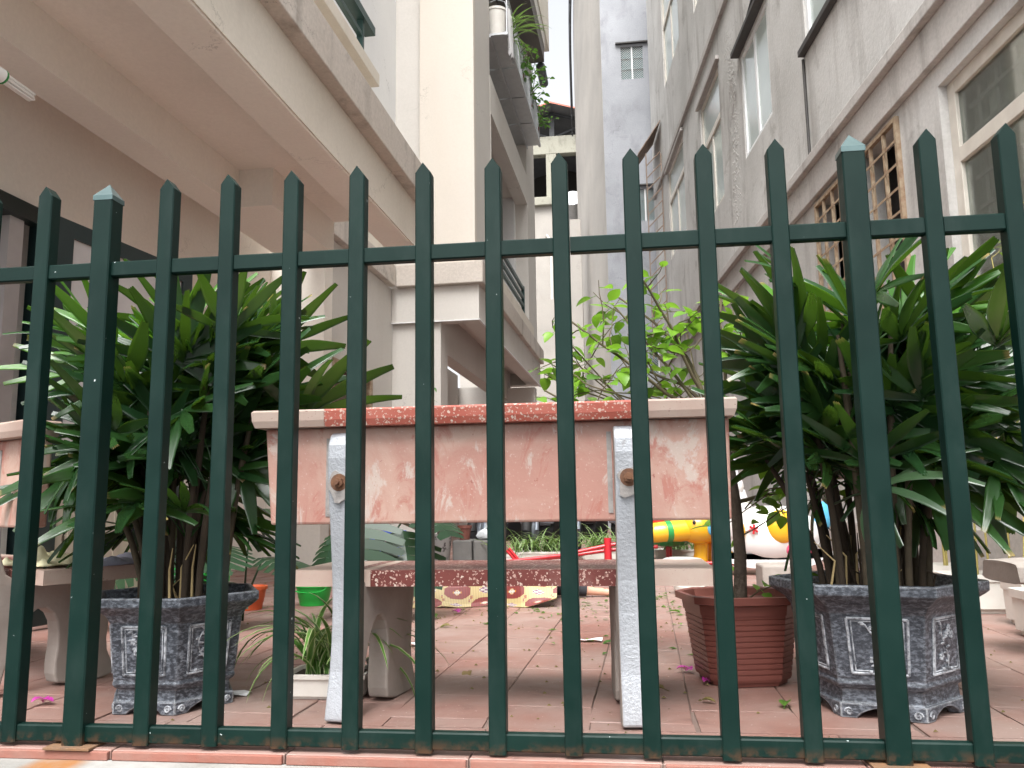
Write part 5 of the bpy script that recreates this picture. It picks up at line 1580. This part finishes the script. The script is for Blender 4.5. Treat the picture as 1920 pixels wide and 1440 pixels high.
for x, y, a, c, lb in ((-1.25, 8.75, 78, 'bike_black', 'black motor scooter parked leftmost at the back, behind the concrete blocks'), (-.80, 8.7, 84, 'bike_silver', 'silver motor scooter parked second from the concrete blocks'),
        (-.36, 8.8, 80, 'bike_black', 'black motor scooter parked behind the spider plant trough left of the red post'), (.08, 8.7, 86, 'bike_silver', 'silver motor scooter parked right behind the red post'),
        (.50, 8.85, 88, 'bike_black', 'black motor scooter parked behind the yellow elephant'), (.98, 8.8, 92, 'bike_white', 'white motor scooter parked rightmost at the back')):
    scooter(lb, (x, y, 0), rad(a + 180), c)

# ------------------------------------------------------------------ plants in the upper cage
def cage_plant(name, label, b, kind, seed, n, sc):
    R_ = random.Random(seed)
    t = thing(name, label, 'potted plant', group='plants in the upper balcony cage')
    mb = MB(); mb.lathe([(.10, .001), (.13, .20), (.14, .205), (.14, .23), (.125, .23), (.11, .1)], 16); mb.build('pot', 'white_plastic' if kind == 'spider' else 'brown_plastic', t, 40)
    if kind == 'spider':
        for k in range(n): inst(R_.choice(GR), 'leaf', t, (R_.uniform(-.08, .08), R_.uniform(-.08, .08), .2), (R_.uniform(-.3, .3), R_.uniform(-.3, .5), R_.uniform(0, 6.28)), R_.uniform(1.2, 2.0) * sc)
    else:
        for k in range(9):
            pts = wander(R_, (0, 0, .2), (R_.uniform(-.5, .9), R_.uniform(-.8, .8), 1), R_.uniform(.5, .9) * sc, 6, .35)
            limb([tuple(q) for q in pts], .01, .004, t, 'branch', 'twig', 5)
            leafy(R_, pts, t, HB, .03, (1.6, 2.6), 1)
    place(t, TL(-1.80, b, 7.051))
cage_plant('spider_plant', 'arching spider plant in the nearest bay of the upper balcony cage', 11.15, 'spider', 1, 60, 1.5)
cage_plant('balcony_shrub', 'round dark green shrub in the middle of the upper balcony cage', 12.2, 'shrub', 2, 0, 1.0)
cage_plant('balcony_shrub', 'loose trailing shrub past the middle of the upper balcony cage', 13.2, 'shrub', 4, 0, 1.15)
cage_plant('balcony_shrub', 'small shrub at the far end of the upper balcony cage', 14.1, 'shrub', 5, 0, .7)
t = thing('bucket', 'white bucket hanging at the near corner of the upper balcony cage', 'bucket')
mb = MB(); mb.lathe([(.13, .001), (.16, .36), (.17, .365), (.17, .40), (.155, .40), (.12, .05)], 20); mb.build('tub', 'white_plastic', t, 40)
mb = MB(); mb.tube([(-.17, 0, .38), (-.12, 0, .55), (0, 0, .6), (.12, 0, .55), (.17, 0, .38)], .008, 6); mb.build('handle', 'galvanised', t, 60)
place(t, TL(-1.84, 10.72, 7.051))
t = thing('rag', 'white rag hanging from the near corner of the upper balcony cage', 'cloth', TL(-1.66, 10.85, 7.1))
mb = MB(TL); n = 12
g_ = [[(-1.655 + .02 * math.sin(i * 1.3 + z * 4), 10.62 + i * .035, z) for z in (7.45, 7.3, 7.15, 7.0, 6.82 + .05 * math.sin(i * 1.7))] for i in range(n)]
mb.loft(g_, (False, False), closed=False); mb.loft([[(x - .006, y, z) for x, y, z in c] for c in g_][::-1], (False, False), closed=False)
mb.build('rag_sheet', 'white_cloth', t, 80)

# ------------------------------------------------------------------ litter on the floor
R_ = random.Random(77)
LIT = [simple_leaf('fallen_leaf', 'bush_dark', .055, .03, .9, 'ovate', .4, 5, 1, .012), simple_leaf('fallen_leaf', 'dry_leaf', .05, .026, 1.0, 'ovate', .5, 5, 1, .01), simple_leaf('fallen_leaf', 'bush_leaf', .05, .03, .7, 'ovate', .3, 5, 1, .01)]
def floor_at(x, y):
    d = Fw + (x - 960) / 1549.1 * Rt - (y - 720) / 1549.1 * Up
    return CAM + d * (-CAM.z / d.z)
lit = [(1180, 1130, 0, 'wilted green leaf lying below the outstretched hand'), (1200, 1128, 2, 'fresh green leaf nearest the bench leg by the hand'), (850, 1176, 1, 'dry brown leaf with stalk in front of the mat, beside the left support'),
       (905, 1172, 0, 'dull green leaf just in front of the middle of the mat'), (1100, 1203, 2, 'fresh green leaf lying on the white paper scrap mid floor'), (1155, 1206, 0, 'curled green leaf right of the white paper scrap mid floor'),
       (1470, 1333, 0, 'curled green leaf between the brown pot and the slate pot near the fence'), (1045, 1155, 1, 'brown leaf in front of the right corner of the mat'), (1170, 1232, 1, 'small brown leaf left of the right bench leg foot'),
       (1250, 1150, 0, 'green leaf behind the right bench leg towards the bucket'), (1255, 1300, 1, 'dry leaf on the tiles left of the brown pot base'), (1310, 1318, 1, 'dry leaf in front of the brown pot towards the fence'),
       (880, 1260, 1, 'lone dry leaf in the clear floor left of centre'), (1345, 1180, 0, 'green leaf beside the rim of the brown pot'), (700, 1295, 1, 'crumpled brown leaf between the supports of the bench'), (820, 1162, 0, 'green sprig at the left corner of the mat')]
for k, (x, y, c, lb) in enumerate(lit):
    p = floor_at(x, y)
    o = inst(LIT[c], 'fallen_leaf', None, (p.x, p.y, .006), (R_.uniform(-.2, .2), R_.uniform(-.25, .15), R_.uniform(0, 6.28)), R_.uniform(.8, 1.25))
    tag(o, lb, 'leaf', 'fallen leaves on the tiles')
PT = simple_leaf('petal', 'petal', .03, .026, 1.5, 'ovate', .5, 4, 1, .0)
for k, (x, y, lb) in enumerate(((80, 1322, 'magenta petal on the floor at the left bench'), (1287, 1262, 'magenta petal on the floor left of the brown pot'), (1330, 1283, 'magenta petal under the front edge of the brown pot'), (858, 1151, 'magenta petal in front of the patterned mat'))):
    p = floor_at(x, y)
    o = thing('fallen_petal', lb, 'petal', (p.x, p.y, .004), 'magenta petals on the floor')
    for q in range(3): inst(PT, 'petal', o, (0, 0, .002 + .002 * q), (0, -.5, q * 2.1 + k), 1.1)
# white paper scraps
for k, (x, y, lb) in enumerate(((775, 1212, 'white paper scrap beside the bench support'), (1098, 1203, 'white paper scrap in the middle of the floor'), (430, 1303, 'white paper scrap at the left slate pot'))):
    p = floor_at(x, y); mb = MB()
    vs = [(p.x + .03 * (i - 1) + R_.uniform(-.006, .006), p.y + .02 * (j - 1) + R_.uniform(-.004, .004), .003 + R_.uniform(0, .012)) for i in range(4) for j in range(3)]
    mb.add(vs, [(i * 3 + j, (i + 1) * 3 + j, (i + 1) * 3 + j + 1, i * 3 + j + 1) for i in range(3) for j in range(2)])
    tag(mb.build('paper_scrap', 'white_cloth'), lb, 'paper', 'paper scraps on the floor')
# dirt specks and crumbs nobody could count
mb = MB()
for k in range(900):
    b = 2.0 + 4.5 * R_.random() ** .8; a = R_.uniform(-1.6, 1.6) * (b / 4 + .3)
    p = TF(a, b, 0); s_ = R_.uniform(.0015, .006) * (1 + b * .15)
    mb.add([(p[0] + s_, p[1], .001), (p[0], p[1] + s_, .001), (p[0] - s_ * .8, p[1] - s_ * .3, .001), (p[0], p[1], .001 + s_ * .8)], [(0, 1, 3), (1, 2, 3), (2, 0, 3)])
for k in range(260):
    p = floor_at(R_.gauss(1120, 130), 1108 + abs(R_.gauss(0, 40)))
    if p.y > 9 or p.y < 2.1: continue
    s_ = R_.uniform(.008, .022); a = R_.uniform(0, 6.28); c_, d_ = math.cos(a) * s_, math.sin(a) * s_
    z = .003 + R_.uniform(0, .008)
    mb.add([(p.x - c_, p.y - d_, .002), (p.x + d_ * .45, p.y - c_ * .45, z), (p.x + c_, p.y + d_, .004), (p.x - d_ * .45, p.y + c_ * .45, z)], [(0, 1, 2, 3)], 1)
tag(mb.build('floor_crumbs', ['dry_leaf', 'bush_dark']), 'dry crumbs and grit scattered over the tiles', 'grit', kind='stuff')
